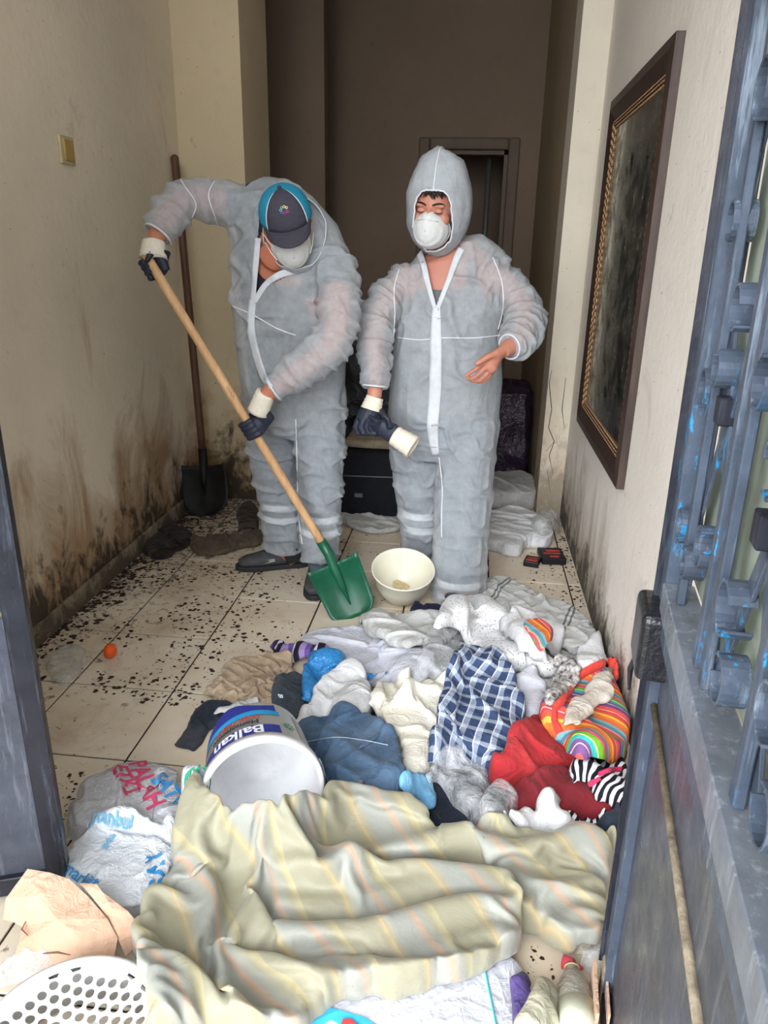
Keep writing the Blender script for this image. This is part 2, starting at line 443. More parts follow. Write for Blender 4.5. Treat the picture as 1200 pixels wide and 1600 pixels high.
def c_ring(mb, c, r, w, a0=20, a1=330, th=.004, n=16):
    """flat strip rolled into a C: axis across the leaf (local y)"""
    V = []; F = []
    for i in range(n+1):
        a = math.radians(a0+(a1-a0)*i/n)
        for rr in (r, r-th):
            for yy in (-w/2, w/2): V.append((c[0]+rr*math.cos(a), c[1]+yy, c[2]+rr*math.sin(a)))
    for i in range(n):
        b = 4*i
        F += [(b,b+4,b+5,b+1),(b+2,b+3,b+7,b+6),(b,b+2,b+6,b+4),(b+1,b+5,b+7,b+3)]
    F += [(0,1,3,2),(4*n,4*n+2,4*n+3,4*n+1)]
    mb.add(V, F)

def gate_leaf(label, W, Ht, rich=True):
    """local frame: x along the leaf from the free edge, y thickness, z up"""
    g = empty('gate_leaf', label=label, cat='gate', group='iron entrance gate')
    def part(nm, mb, mat, bv=.002): o = mb.build(nm, mat, g); bevel(o, bv, 1); return o
    q = MB(); q.box((0,-.02,.02), (.045,.02,Ht)); st = part('free_stile', q, M['iron_dk'] if not rich else M['iron'])
    q = MB(); q.box((-.004,.012,.1), (.0,.03,Ht)); o = q.build('stop_strip', M['iron_dk'], st)
    q = MB(); q.box((W-.045,-.02,.02), (W,.02,Ht)); part('hinge_stile', q, M['iron'])
    q = MB(); q.box((.045,-.008,.04), (W-.045,.004,.90)); sh = part('sheet_panel', q, M['iron_pn'])
    q = MB(); q.tube([(.045,.008,.75),(W-.045,.008,.715)], .0065, 8); q.build('panel_moulding', M['rust'], sh, True)
    for zz, hh, mt, yy in ((.045,.05,'iron_dk',.02), (.915,.035,'iron',.022), (.955,.05,'iron_lit',.024), (Ht-.05,.05,'iron',.02)):
        q = MB(); q.box((.045,-yy,zz-hh/2), (W-.045,yy,zz+hh/2)); part('rail', q, M[mt])
    # frosted pane behind the bars
    q = MB(); q.box((.05,-.026,.99), (W-.05,-.021,Ht-.08)); q.build('frosted_pane', M['frost'], g)
    if rich:
        for x in (.115, .30, .35, .56, .74):
            q = MB(); q.box((x-.011,.0,.98), (x+.011,.012,Ht-.07)); part('bar', q, M['iron'])
        for (a, b) in (((.05,1.02),(.33,1.55)), ((.33,1.02),(.06,1.50)), ((.05,1.50),(.30,2.02)), ((.31,1.5),(.06,1.98)),
                       ((.36,1.0),(.60,1.48)), ((.58,1.0),(.36,1.45)), ((.60,1.45),(.38,1.95)), ((.1,2.0),(.4,2.3))):
            q = MB(); q.bar((a[0],-.004,a[1]), (b[0],-.004,b[1]), .026, .005, up=(0,1,0)); part('diagonal_bar', q, M['iron'], .001)
        for x, z, r, a0 in ((.075,1.09,.038,20),(.15,1.06,.034,200),(.085,1.30,.04,-40),(.16,1.34,.036,140),(.24,1.12,.04,60),(.22,1.42,.04,10),
                            (.10,1.52,.036,220),(.16,1.66,.05,300),(.25,1.70,.04,80),(.09,1.80,.04,0),(.20,1.86,.045,120),(.42,1.12,.045,30),(.45,1.05,.04,190),
                            (.50,1.30,.045,240),(.40,1.36,.04,80),(.62,1.12,.04,0),(.66,1.05,.04,180),(.34,1.78,.05,40),(.12,1.98,.045,200)):
            q = MB(); c_ring(q, (x,.004,z), r*.72, .030, a0, a0+300); part('scroll', q, M['iron'], .0008)
        for x, z in ((.19,1.29),(.19,1.76),(.47,1.23)):
            q = MB(); q.box((x-.014,-.012,z-.018), (x+.014,.014,z+.018)); part('collar', q, M['iron_dk'])
    else:
        for x in (.12,.24,.36):
            q = MB(); q.box((x-.011,.0,.98), (x+.011,.012,Ht-.07)); part('bar', q, M['iron_dk'])
    return g
# right leaf: free edge away from the camera, standing open into the room and leaning a little
gr = gate_leaf('iron gate leaf with scrollwork and frosted pane along the right edge', .86, 2.35, True)
fe = PZ(950, 1560, 0.0)
hd = Vector((-.1285, -.9917, 0)).normalized()           # from free edge towards the hinge
nl = Vector((0,0,1)).cross(hd) * 1.0                    # points ...
if nl.x > 0: nl = -nl                                   # room side (left)
mw = Matrix.Identity(4)
for i in range(3):
    mw[i][0] = hd[i]; mw[i][1] = nl[i]; mw[i][2] = (0,0,1)[i]
mw = Matrix.Translation(Vector(fe)) @ Matrix.Rotation(math.radians(0.4), 4, hd) @ mw
if mw.to_3x3().determinant() < 0:
    for i in range(3): mw[i][0], mw[i][1] = mw[i][0], mw[i][1]
gr.matrix_world = mw
q = MB(); q.box((-.03,-.03,.815), (.085,.052,.935)); lk = q.build('taped_lock', M['tape'], gr); bevel(lk, .012, 3)
q = MB(); q.tube([(-.026,.035,.82),(-.034,.045,.77),(-.037,.042,.725)], [.004,.006,.003], 6); q.build('tape_end', M['tape'], lk)
q = MB(); c_ring(q, (.005,0,.965), .032, .012, 0, 330); q.build('hasp_ring', M['iron'], gr)
q = MB(); q.box((.002,-.022,.02), (.043,.024,.13)); bevel(q.build('rusted_foot', M['rust'], gr), .008, 2)
# left leaf
gl = gate_leaf('dark iron gate leaf with peeling paint at the left edge', .66, 2.3, False)
fl = PZ(112, 1385, 0.0)
hd2 = Vector((-.94, -.34, 0)).normalized()
mw = Matrix.Identity(4); nl2 = Vector((0,0,1)).cross(hd2)
for i in range(3):
    mw[i][0] = hd2[i]; mw[i][1] = nl2[i]; mw[i][2] = (0,0,1)[i]
gl.matrix_world = Matrix.Translation(Vector(fl)) @ Matrix.Rotation(math.radians(0.0), 4, hd2) @ mw
# ------------------------------------------------------------------ people: tools
from mathutils.bvhtree import BVHTree
def remesh(mb, voxel, it=4, fac=.5):
    me = mesh_from('tmp', mb.V, mb.F); o = bpy.data.objects.new('tmp', me); COL.objects.link(o)
    m = o.modifiers.new('r', 'REMESH'); m.mode = 'VOXEL'; m.voxel_size = voxel; m.adaptivity = 0
    if it:
        s = o.modifiers.new('s', 'SMOOTH'); s.iterations = it; s.factor = fac
    dg = bpy.context.evaluated_depsgraph_get(); dg.update()
    ev = o.evaluated_get(dg); m2 = ev.to_mesh()
    V = np.empty(len(m2.vertices)*3); m2.vertices.foreach_get('co', V); V = V.reshape(-1, 3)
    N = np.empty(len(m2.vertices)*3); m2.vertices.foreach_get('normal', N); N = N.reshape(-1, 3)
    F = [tuple(p.vertices) for p in m2.polygons]
    ev.to_mesh_clear(); bpy.data.objects.remove(o); bpy.data.meshes.remove(me)
    return V, N, F
def proj(P):
    """world -> pixel of the 1200x1600 frame"""
    q = (np.asarray(P) - np.array([0, 0, CH])) @ RW
    return 600 + FPX*q[..., 0]/q[..., 2], 800 + FPX*q[..., 1]/q[..., 2]
def in_poly(x, y, poly):
    poly = np.asarray(poly, float); r = np.zeros(np.shape(x), bool); j = len(poly)-1
    for i in range(len(poly)):
        xi, yi = poly[i]; xj, yj = poly[j]
        c = ((yi > y) != (yj > y)) & (x < (xj-xi)*(y-yi)/(yj-yi+1e-12)+xi); r ^= c; j = i
    return r
def nearest_limb(V, limbs):
    best = np.full(len(V), 1e9); idx = np.zeros(len(V), int); T = np.zeros(len(V))
    for k, (a, b, *_r) in enumerate(limbs):
        a = np.asarray(a, float); b = np.asarray(b, float); d = b-a; L = np.linalg.norm(d)
        t = np.clip(((V-a) @ d)/(L*L), 0, 1); dist = np.linalg.norm(V-(a+t[:, None]*d), axis=1) - _r[0]
        m = dist < best; best[m] = dist[m]; idx[m] = k; T[m] = t[m]*L
    return idx, T
def wrinkle(V, N, limbs, seed=0):
    """cloth creases: sharp ridges running round each limb, looser on the trunk"""
    D = np.zeros(len(V)); Wt = np.zeros(len(V)) + 1e-9
    for k, (a, b, r, amp, fl, fp) in enumerate(limbs):
        a = np.asarray(a, float); b = np.asarray(b, float); d = b-a; L = np.linalg.norm(d); ax = d/L
        t = (V-a) @ ax; tc = np.clip(t, 0, L); dist = np.linalg.norm(V-(a+tc[:, None]*ax), axis=1)
        w = np.exp(-(np.maximum(dist-r, 0)/.03)**2)*np.exp(-((t-tc)/.05)**2)
        sel = np.nonzero(w > .004)[0]
        if not len(sel): continue
        w = w[sel]; t = t[sel]; per = V[sel]-a-t[:, None]*ax
        q = per*fp + np.outer(t*fl, ax)
        wx = fbm(q[:, 0]*.5+seed, q[:, 1]*.5, q[:, 2]*.5, 2)*1.1
        n1 = vnoise(q[:, 0]+wx+seed*3.1, q[:, 1]+wx, q[:, 2]+wx*.7)
        n2 = vnoise(q[:, 0]*2.1+wx+11, q[:, 1]*2.1, q[:, 2]*2.1+seed)
        f = 1.15*np.exp(-(n1/.13)**2) + .6*np.exp(-(n2/.16)**2) - .45 + .5*wx
        D[sel] += w*amp*f; Wt[sel] += w
    D /= np.maximum(Wt, .8)
    return V + N*D[:, None]
def arr_mesh(name, V, F): return mesh_from(name, V, F)
def surf_pts(bvh, pts, off=.002):
    """shoot from the camera through pixels onto a surface"""
    o = Vector((0, 0, CH)); out = []
    for u, v in pts:
        d = Vector(ray(u, v)).normalized(); h = bvh.ray_cast(o, d)
        out.append(None if h[0] is None else (h[0] - d*off))
    last = next((p for p in out if p is not None), None)
    for i, p in enumerate(out):
        if p is None: out[i] = last
        last = out[i]
    return out
def ribbon(bvh, line, wpx, name, mat, parent, off=.003, th=.004, n=6, cols=4):
    L = spline(line, n); tn = np.gradient(L, axis=0); tn /= np.linalg.norm(tn, axis=1)[:, None]; nr = np.c_[-tn[:, 1], tn[:, 0]]
    V = []; F = []; w = np.asarray(wpx, float); w = np.interp(np.linspace(0, 1, len(L)), np.linspace(0, 1, len(w)) if w.size > 1 else [0, 1], w if w.size > 1 else [w, w])
    V = surf_pts(bvh, [L[i] + nr[i]*w[i]*(c/cols-.5) for i in range(len(L)) for c in range(cols+1)], off)
    for i in range(len(L)-1):
        for c in range(cols):
            b = i*(cols+1)+c; F.append((b, b+1, b+cols+2, b+cols+1))
    o = link(name, mesh_from(name, V, F), mat, parent, True); solid(o, th, 0); return o
def seam(bvh, line, name, mat, parent, r=.0025, n=10):
    pts = surf_pts(bvh, spline(line, n), .0005)
    q = MB(); q.tube(pts, r, 5); return q.build(name, mat, parent, True)

# materials of the people
def suit_mat():
    t = NT('nonwoven_suit'); p = t.pos()
    c = t.ramp(t.noise(p, 40, 3, .6), [(.3, (.51,.55,.58)), (.7, (.59,.62,.65))])
    st = t.noise(p, 6, 5, .65, .4)
    c = t.mix(t.ramp(st, [(.66, 0), (.8, .22)]), c, sr(120,112,100))
    b = t.bsdf(c, .75, t.bump(t.math('ADD', t.math('MULTIPLY', t.ramp(t.noise(t.map(p,(1,1,.5)), 16, 3, .55, .8), [(.40, 0),(.5, 1),(.60, 0)]), .6), t.math('MULTIPLY', t.noise(p, 45, 3, .6), .35)), .32, .009), spec=.2)
    tl = t.n('BsdfTranslucent', {'Color': c}).outputs[0]
    b = t.n('MixShader', {0: .2, 1: b, 2: tl}).outputs[0]
    tr = t.n('BsdfTransparent').outputs[0]
    f = t.ramp(t.noise(p, 22, 3, .6), [(.3, .36), (.7, .47)])
    return t.done(t.n('MixShader', {0: f, 1: b, 2: tr}).outputs[0])
M['suit'] = suit_mat()
M['flap'] = simple('nonwoven_double_layer', (.56,.58,.61), .7, var=.06, scale=40)
M['seam'] = simple('suit_seam', (.68,.70,.73), .7, var=.05)
def skin_mat(name, base, red):
    t = NT(name); p = t.objc()
    c = t.ramp(t.noise(p, 9, 5, .6), [(.3, base), (.75, red)])
    c = t.mix(t.ramp(t.noise(p, 120, 2), [(.55, 0), (.8, .25)]), c, tuple(x*.7 for x in base))
    return t.done(t.bsdf(c, .5, t.bump(t.noise(p, 150, 3), .1, .002), spec=.35, Subsurface_Weight=.08, Subsurface_Radius=(.01,.004,.002)))
M['skin_a'] = skin_mat('skin_a', sr(186,124,96), sr(176,100,76))
M['skin_b'] = skin_mat('skin_b', sr(186,130,108), sr(178,112,94))
M['hair'] = simple('dark_hair', sr(30,24,22), .5, var=.4, scale=80)
M['mask'] = simple('mask_felt', (.60,.60,.59), .85, var=.05, scale=60, bump=.3)
M['strap'] = simple('mask_elastic', (.82,.80,.76), .8)
M['capdk'] = simple('cap_charcoal', sr(62,60,70), .9, var=.12, scale=90, bump=.2)
M['capteal'] = simple('cap_teal', sr(36,134,166), .85, var=.1, scale=90, bump=.2)
M['shirt_dk'] = simple('navy_shirt', sr(34,33,42), .9, var=.2, scale=60, bump=.2)
M['shirt_gr'] = simple('grey_vest', sr(104,104,108), .9, var=.15, scale=60, bump=.2)
M['trous'] = simple('grey_work_trousers', sr(84,96,112), .9, var=.2, scale=14, bump=.2)
M['reflect'] = simple('reflective_tape', (.95,.96,.97), .4, var=.04)
M['glove'] = simple('navy_rubber_glove', sr(34,38,54), .55, var=.3, scale=30, bump=.3, spec=.4)
M['cuff'] = simple('knit_cuff', sr(226,216,198), .9, var=.08, scale=90, bump=.5)
M['shoe'] = simple('grey_work_shoe', sr(70,72,74), .7, var=.2, scale=30, bump=.3)
M['sole'] = simple('shoe_sole', sr(46,46,48), .7, var=.2)
M['shoe_l'] = simple('shoe_reflective', sr(150,152,152), .5)
M['lip'] = simple('lash', sr(40,24,20), .6)

def frame3(fwd, up):
    f = Vector(fwd).normalized(); u = Vector(up); u = (u - f*u.dot(f)).normalized(); r = f.cross(u)
    return Matrix((r, f, u)).transposed()          # columns: right, forward, up
def head_shapes(mb, c, R, s=1.0):
    c = Vector(c); L = lambda x, y, z: c + R @ Vector((x*s, y*s, z*s))
    mb.ell(L(0,-.012,.03), (.077*s,.097*s,.097*s), R, 24, 16)
    mb.ell(L(0,.025,-.045), (.060*s,.066*s,.072*s), R, 20, 12)
    mb.ell(L(0,.045,-.085), (.034*s,.034*s,.026*s), R, 14, 8)
    for sx in (-1, 1):
        mb.ell(L(sx*.043,.050,-.022), (.026*s,.028*s,.026*s), R, 12, 8)
        mb.ell(L(sx*.030,.074,.026), (.026*s,.012*s,.009*s), R, 12, 8)
        e = R @ Matrix.Rotation(sx*.35, 3, 'Z')
        mb.ell(L(sx*.080,-.008,-.004), (.008*s,.019*s,.032*s), e, 12, 8)
        mb.ell(L(sx*.083,-.010,-.024), (.006*s,.010*s,.012*s), e, 10, 6)
    mb.tube([L(0,.082,.018), L(0,.094,.0), L(0,.106,-.018), L(0,.100,-.028)], [.008*s,.010*s,.014*s,.011*s], 10)
    mb.ell(L(0,.078,-.058), (.022*s,.010*s,.011*s), R, 12, 8)
def socket_push(V, c, R, s=1.0):
    c = np.array(c); Rm = np.array(R)
    for sx in (-1, 1):
        e = c + Rm @ (np.array([sx*.031, .083, .008])*s)
        d2 = ((V-e)**2).sum(1); V = V - np.outer(np.exp(-d2/(.013*s)**2)*.007*s, Rm[:, 1])
    return V
def face_parts(c, R, parent, skin, s=1.0, eyes=True):
    c = Vector(c); L = lambda x, y, z: c + R @ Vector((x*s, y*s, z*s))
    for sx in (-1, 1):
        q = MB(); q.ell(L(sx*.031,.073,.008), (.0155*s,.0125*s,.0105*s), R, 16, 10); q.build('eyelid', skin, parent, True)
        q = MB(); q.tube([L(sx*(.031+.0150*k), .0815-.0035*k*k+.003*(1-k*k), .0035-.0015*(1-k*k)) for k in (-1,-.6,-.2,.2,.6,1)], [.0007,.0014,.0018,.0018,.0014,.0007], 6)
        q.build('eyelash', M['lip'], parent, True)
        q = MB(); q.tube([L(sx*(.012+.040*k), .0905-.020*k*k, .028+.010*math.sin(k*2.4)-.006*k) for k in (0,.25,.5,.75,1)], [(.0025,.004),(.0035,.0055),(.0035,.005),(.003,.004),(.0015,.002)], 8)
        q.build('eyebrow', M['hair'], parent, True)
def mask_part(c, R, parent, s=1.0, ear=True):
    c = Vector(c); L = lambda x, y, z: c + R @ Vector((x*s, y*s, z*s))
    V = []; F = []; nu, nv = 30, 16
    for i in range(nv+1):
        t = i/nv
        for j in range(nu):
            a = 2*PI*j/nu; ca, sa = math.cos(a), math.sin(a)
            rx = .070; rz = .060 if sa > 0 else .066
            nose = .010*math.exp(-(ca/.35)**2) if sa > 0 else 0
            r = math.sin(t*PI/2)
            y = .052 + .062*math.cos(t*PI/2)**.8
            y += -.030*(abs(ca)**2.2)*r**2 + nose*.9*r
            rid = .0028*math.sin(t*22+1.0)*(1 if (.35 < t < .8 and sa < .25 and abs(ca) > .25) else 0)
            V.append(L(ca*rx*r, y+rid, -.038+sa*(rz+nose)*r + .006*(1-t)))
    for i in range(nv):
        for j in range(nu):
            j2 = (j+1) % nu; F.append((i*nu+j, (i+1)*nu+j, (i+1)*nu+j2, i*nu+j2))
    o = link('face_mask', mesh_from('face_mask', V, F), M['mask'], parent, True); solid(o, .003, 1)
    rim = [V[nv*nu+j] for j in range(nu)]
    q = MB(); q.tube(rim, .0026*s, 6, close=True); q.build('mask_rim', M['mask'], o, True)
    q = MB(); q.tube([L(x, .1045+.010*math.exp(-(x/.02)**2)-9*x*x, .008-.9*abs(x)**1.4) for x in (-.04,-.025,-.012,0,.012,.025,.04)], [(.001,.0028)]*7, 6); q.build('nose_clip', M['strap'], o, True)
    if ear:
        for sx in (-1, 1):
            for z0, z1 in ((-.012, .018), (-.062, -.02)):
                q = MB(); q.tube([L(sx*.060,.062,z0), L(sx*.076,.035,z0*.6+z1*.4+.002), L(sx*.088,.004,z1)], .0016*s, 6); q.build('mask_strap', M['strap'], o, True)
    return o
def hood_part(c, R, parent, rx=.122, ry=.13, up=.18, dn=.19, op=(18,34,75), peak=.03, seed=0, gath=.018, er=.0038):
    """hood of the coverall: opening angles op = (top, side, bottom) about the forward axis"""
    c = Vector(c); V = []; F = []; nu, nv = 56, 34
    for i in range(nv+1):
        for j in range(nu):
            a = 2*PI*j/nu; sa = math.sin(a)
            o0 = math.radians(op[1] + ((op[0] if sa > 0 else op[2])-op[1])*abs(sa)**1.6)
            t = o0 + (PI-o0)*i/nv
            rz = up if sa > 0 else dn
            x = rx*math.sin(t)*math.cos(a); z = rz*math.sin(t)*sa; y = ry*math.cos(t)
            z += peak*max(0, sa)**8*math.sin(t)**2
            x *= 1 + .05*max(0, z/up)*(1-max(0, z/up))
            n1 = float(vnoise(x*13+seed, y*13, z*9)); n2 = float(vnoise(x*30+seed, y*26, z*22+4))
            k = 1 + (.007*math.exp(-(n1/.30)**2) + .003*math.exp(-(n2/.25)**2))/.13
            gather = 1 + gath*math.sin(a*19+seed)*math.exp(-i/3.0)
            V.append(c + R @ Vector((x*k*gather, y*k, z*k*gather)))
    for i in range(nv):
        for j in range(nu):
            j2 = (j+1) % nu; F.append((i*nu+j, (i+1)*nu+j, (i+1)*nu+j2, i*nu+j2))
    o = link('hood', mesh_from('hood', V, F), M['suit'], parent, True); solid(o, .002, 1)
    q = MB(); q.tube([V[j] for j in range(nu)], er, 6, close=True); q.build('hood_elastic', M['flap'], o, True)
    top = [V[i*nu+nu//4] + (R @ Vector((0,0,.001))) for i in range(0, nv//2+6)]
    q = MB(); q.tube(top, .0022, 5); q.build('hood_seam', M['seam'], o, True)
    return o
def shoe(parent, heel, toe, w=.05, ank=None):
    """heel and toe on the floor"""
    h = Vector(heel); t = Vector(toe); d = (t-h); Ln = d.length; d.normalize(); r = Vector((d.y, -d.x, 0))
    so = empty('shoe'); so.parent = parent
    prof = [(0,.62),(.08,.80),(.3,.80),(.5,.88),(.68,1.0),(.85,.90),(.95,.62),(1.0,.25)]
    q = MB(); V = []
    ring = [(h + d*(Ln*f) + r*(w*k)) for f, k in prof] + [(h + d*(Ln*f) - r*(w*k)) for f, k in reversed(prof)]
    n = len(ring); V = [(p.x,p.y,.001) for p in ring] + [(p.x,p.y,.026) for p in ring]
    q.add(V, [tuple(reversed(range(n))), tuple(range(n,2*n))] + [(i,(i+1)%n,n+(i+1)%n,n+i) for i in range(n)])
    sole = q.build('sole', M['sole'], so); bevel(sole, .005, 2)
    q = MB()
    pts = [h+d*(Ln*f)+Vector((0,0,z)) for f, z in ((.03,.055),(.15,.062),(.32,.066),(.5,.056),(.68,.046),(.84,.042),(.95,.034))]
    q.tube(pts, [(w*.55,.045),(w*.78,.052),(w*.82,.052),(w*.86,.044),(w*.92,.034),(w*.84,.028),(w*.45,.018)], 16, side=r)
    q.tube([h+d*(Ln*.17)+Vector((0,0,.06)), h+d*(Ln*.16)+Vector((0,0,.12)), h+d*(Ln*.15)+Vector((0,0,.135))], [(w*.8,.06),(w*.72,.055),(w*.70,.053)], 14, side=r)
    Vv, N, F = remesh(q, .006, 3); Vv[:, 2] = np.maximum(Vv[:, 2], .012)
    up = link('upper', mesh_from('upper', Vv, F), M['shoe'], so, True)
    for f in (.42, .50, .58):
        q = MB(); p = h+d*(Ln*f); zz = .112-.11*(f-.42)
        q.tube([p - r*w*.42+Vector((0,0,zz-.006)), p+Vector((0,0,zz)), p+r*w*.42+Vector((0,0,zz-.006))], .004, 6); q.build('lace', M['sole'], so, True)
    for sx in (-1, 1):
        q = MB(); p = h+d*(Ln*.55)+r*(sx*w*.80)+Vector((0,0,.055)); q.bar(p-d*.03, p+d*.03+Vector((0,0,-.008)), .006, .016); q.build('side_stripe', M['shoe_l'], so)
    return so
def sock(parent, a, b, r=.046):
    q = MB(); a = Vector(a); b = Vector(b); q.tube([a, a.lerp(b,.5), b], [r*1.06, r, r*1.04], 16); return q.build('sock', M['sole'], parent, True)
def grip_glove(parent, hc, axis, wrist, hr=.018, sgn=1, spread=.020, fr=.0105):
    """gloved fist round a handle: hc grip centre, axis along the handle, wrist = wrist position"""
    hc = Vector(hc); ax = Vector(axis).normalized(); w = Vector(wrist)
    wd = (w-hc); wd = (wd - ax*wd.dot(ax)).normalized(); s = ax.cross(wd).normalized()*sgn
    q = MB(); R0 = hr+fr
    for i, off in enumerate((-1.5,-.5,.5,1.5)):
        lo = ax*(off*spread); n = 9; span = (3.9, 4.1, 4.0, 3.5)[i]
        pts = [hc+lo+(wd*math.cos(a)+s*math.sin(a))*(R0*(1.0+.10*math.sin(3*a))) for a in [ -.3+span*k/(n-1) for k in range(n)]]
        q.tube(pts, [fr*1.15]*3+[fr]*4+[fr*.92, fr*.75], 10)
    # palm and back of the hand
    q.tube([hc-ax*spread*1.7+wd*(R0+.004)-s*.006, hc+wd*(R0+.008)-s*.006, hc+ax*spread*1.7+wd*(R0+.004)-s*.006], [(.017,.022),(.020,.026),(.016,.020)], 14, side=wd)
    q.tube([hc+wd*(R0+.004)-s*.008, hc+wd*.055-s*.010+(w-hc)*.2, hc+(w-hc)*.75], [(.036,.020),(.037,.021),(.030,.022)], 14, side=ax)
    # thumb leaves the side of the palm and closes against the fingers
    th = [hc+ax*(-spread*1.3)+wd*(.045)-s*.012, hc+ax*(-spread*2.2)+wd*.026-s*.026, hc+ax*(-spread*1.9)-s*(R0+.004)+wd*.002, hc+ax*(-spread*1.1)-s*(R0*.80)-wd*R0*.75]
    q.tube(th, [.015,.0135,.012,.009], 10)
    V, N, F = remesh(q, .0035, 3)
    g = link('work_glove', mesh_from('work_glove', V, F), M['glove'], parent, True)
    return g
def cuff_part(parent, a, b, ra, rb, name='glove_cuff', mat='cuff'):
    a = Vector(a); b = Vector(b); q = MB(); n = 9
    pts = [a.lerp(b, k/(n-1)) for k in range(n)]
    q.tube(pts, [ra+(rb-ra)*k/(n-1)+.0012*math.sin(k*2.6) for k in range(n)], 20)
    return q.build(name, M[mat], parent, True)
def shell(V, N, F, sel, off, name, mat, parent):
    """a garment lifted off the body where sel(vertex) holds"""
    keep = [f for f in F if all(sel[i] for i in f)]
    used = sorted({i for f in keep for i in f}); mp = {i: k for k, i in enumerate(used)}
    o = link(name, mesh_from(name, (V+N*off)[used], [tuple(mp[i] for i in f) for f in keep]), mat, parent, True)
    return o
def row_rings(rows):
    """rows (v, uL, uR, Y, depth) -> centres and radii of a lofted trunk"""
    P = []; Rr = []
    for v, a, b, Y, dd in rows:
        l = PY(a, v, Y); r = PY(b, v, Y); P.append(Vector((l+r)/2)); Rr.append((float(np.linalg.norm(r-l))/2, dd))
    return P, Rr
def scaled(Rr, k): return [(a*k, b*k) if isinstance(a, float) or True else 0 for a, b in Rr]
def V3(p): return Vector(p)

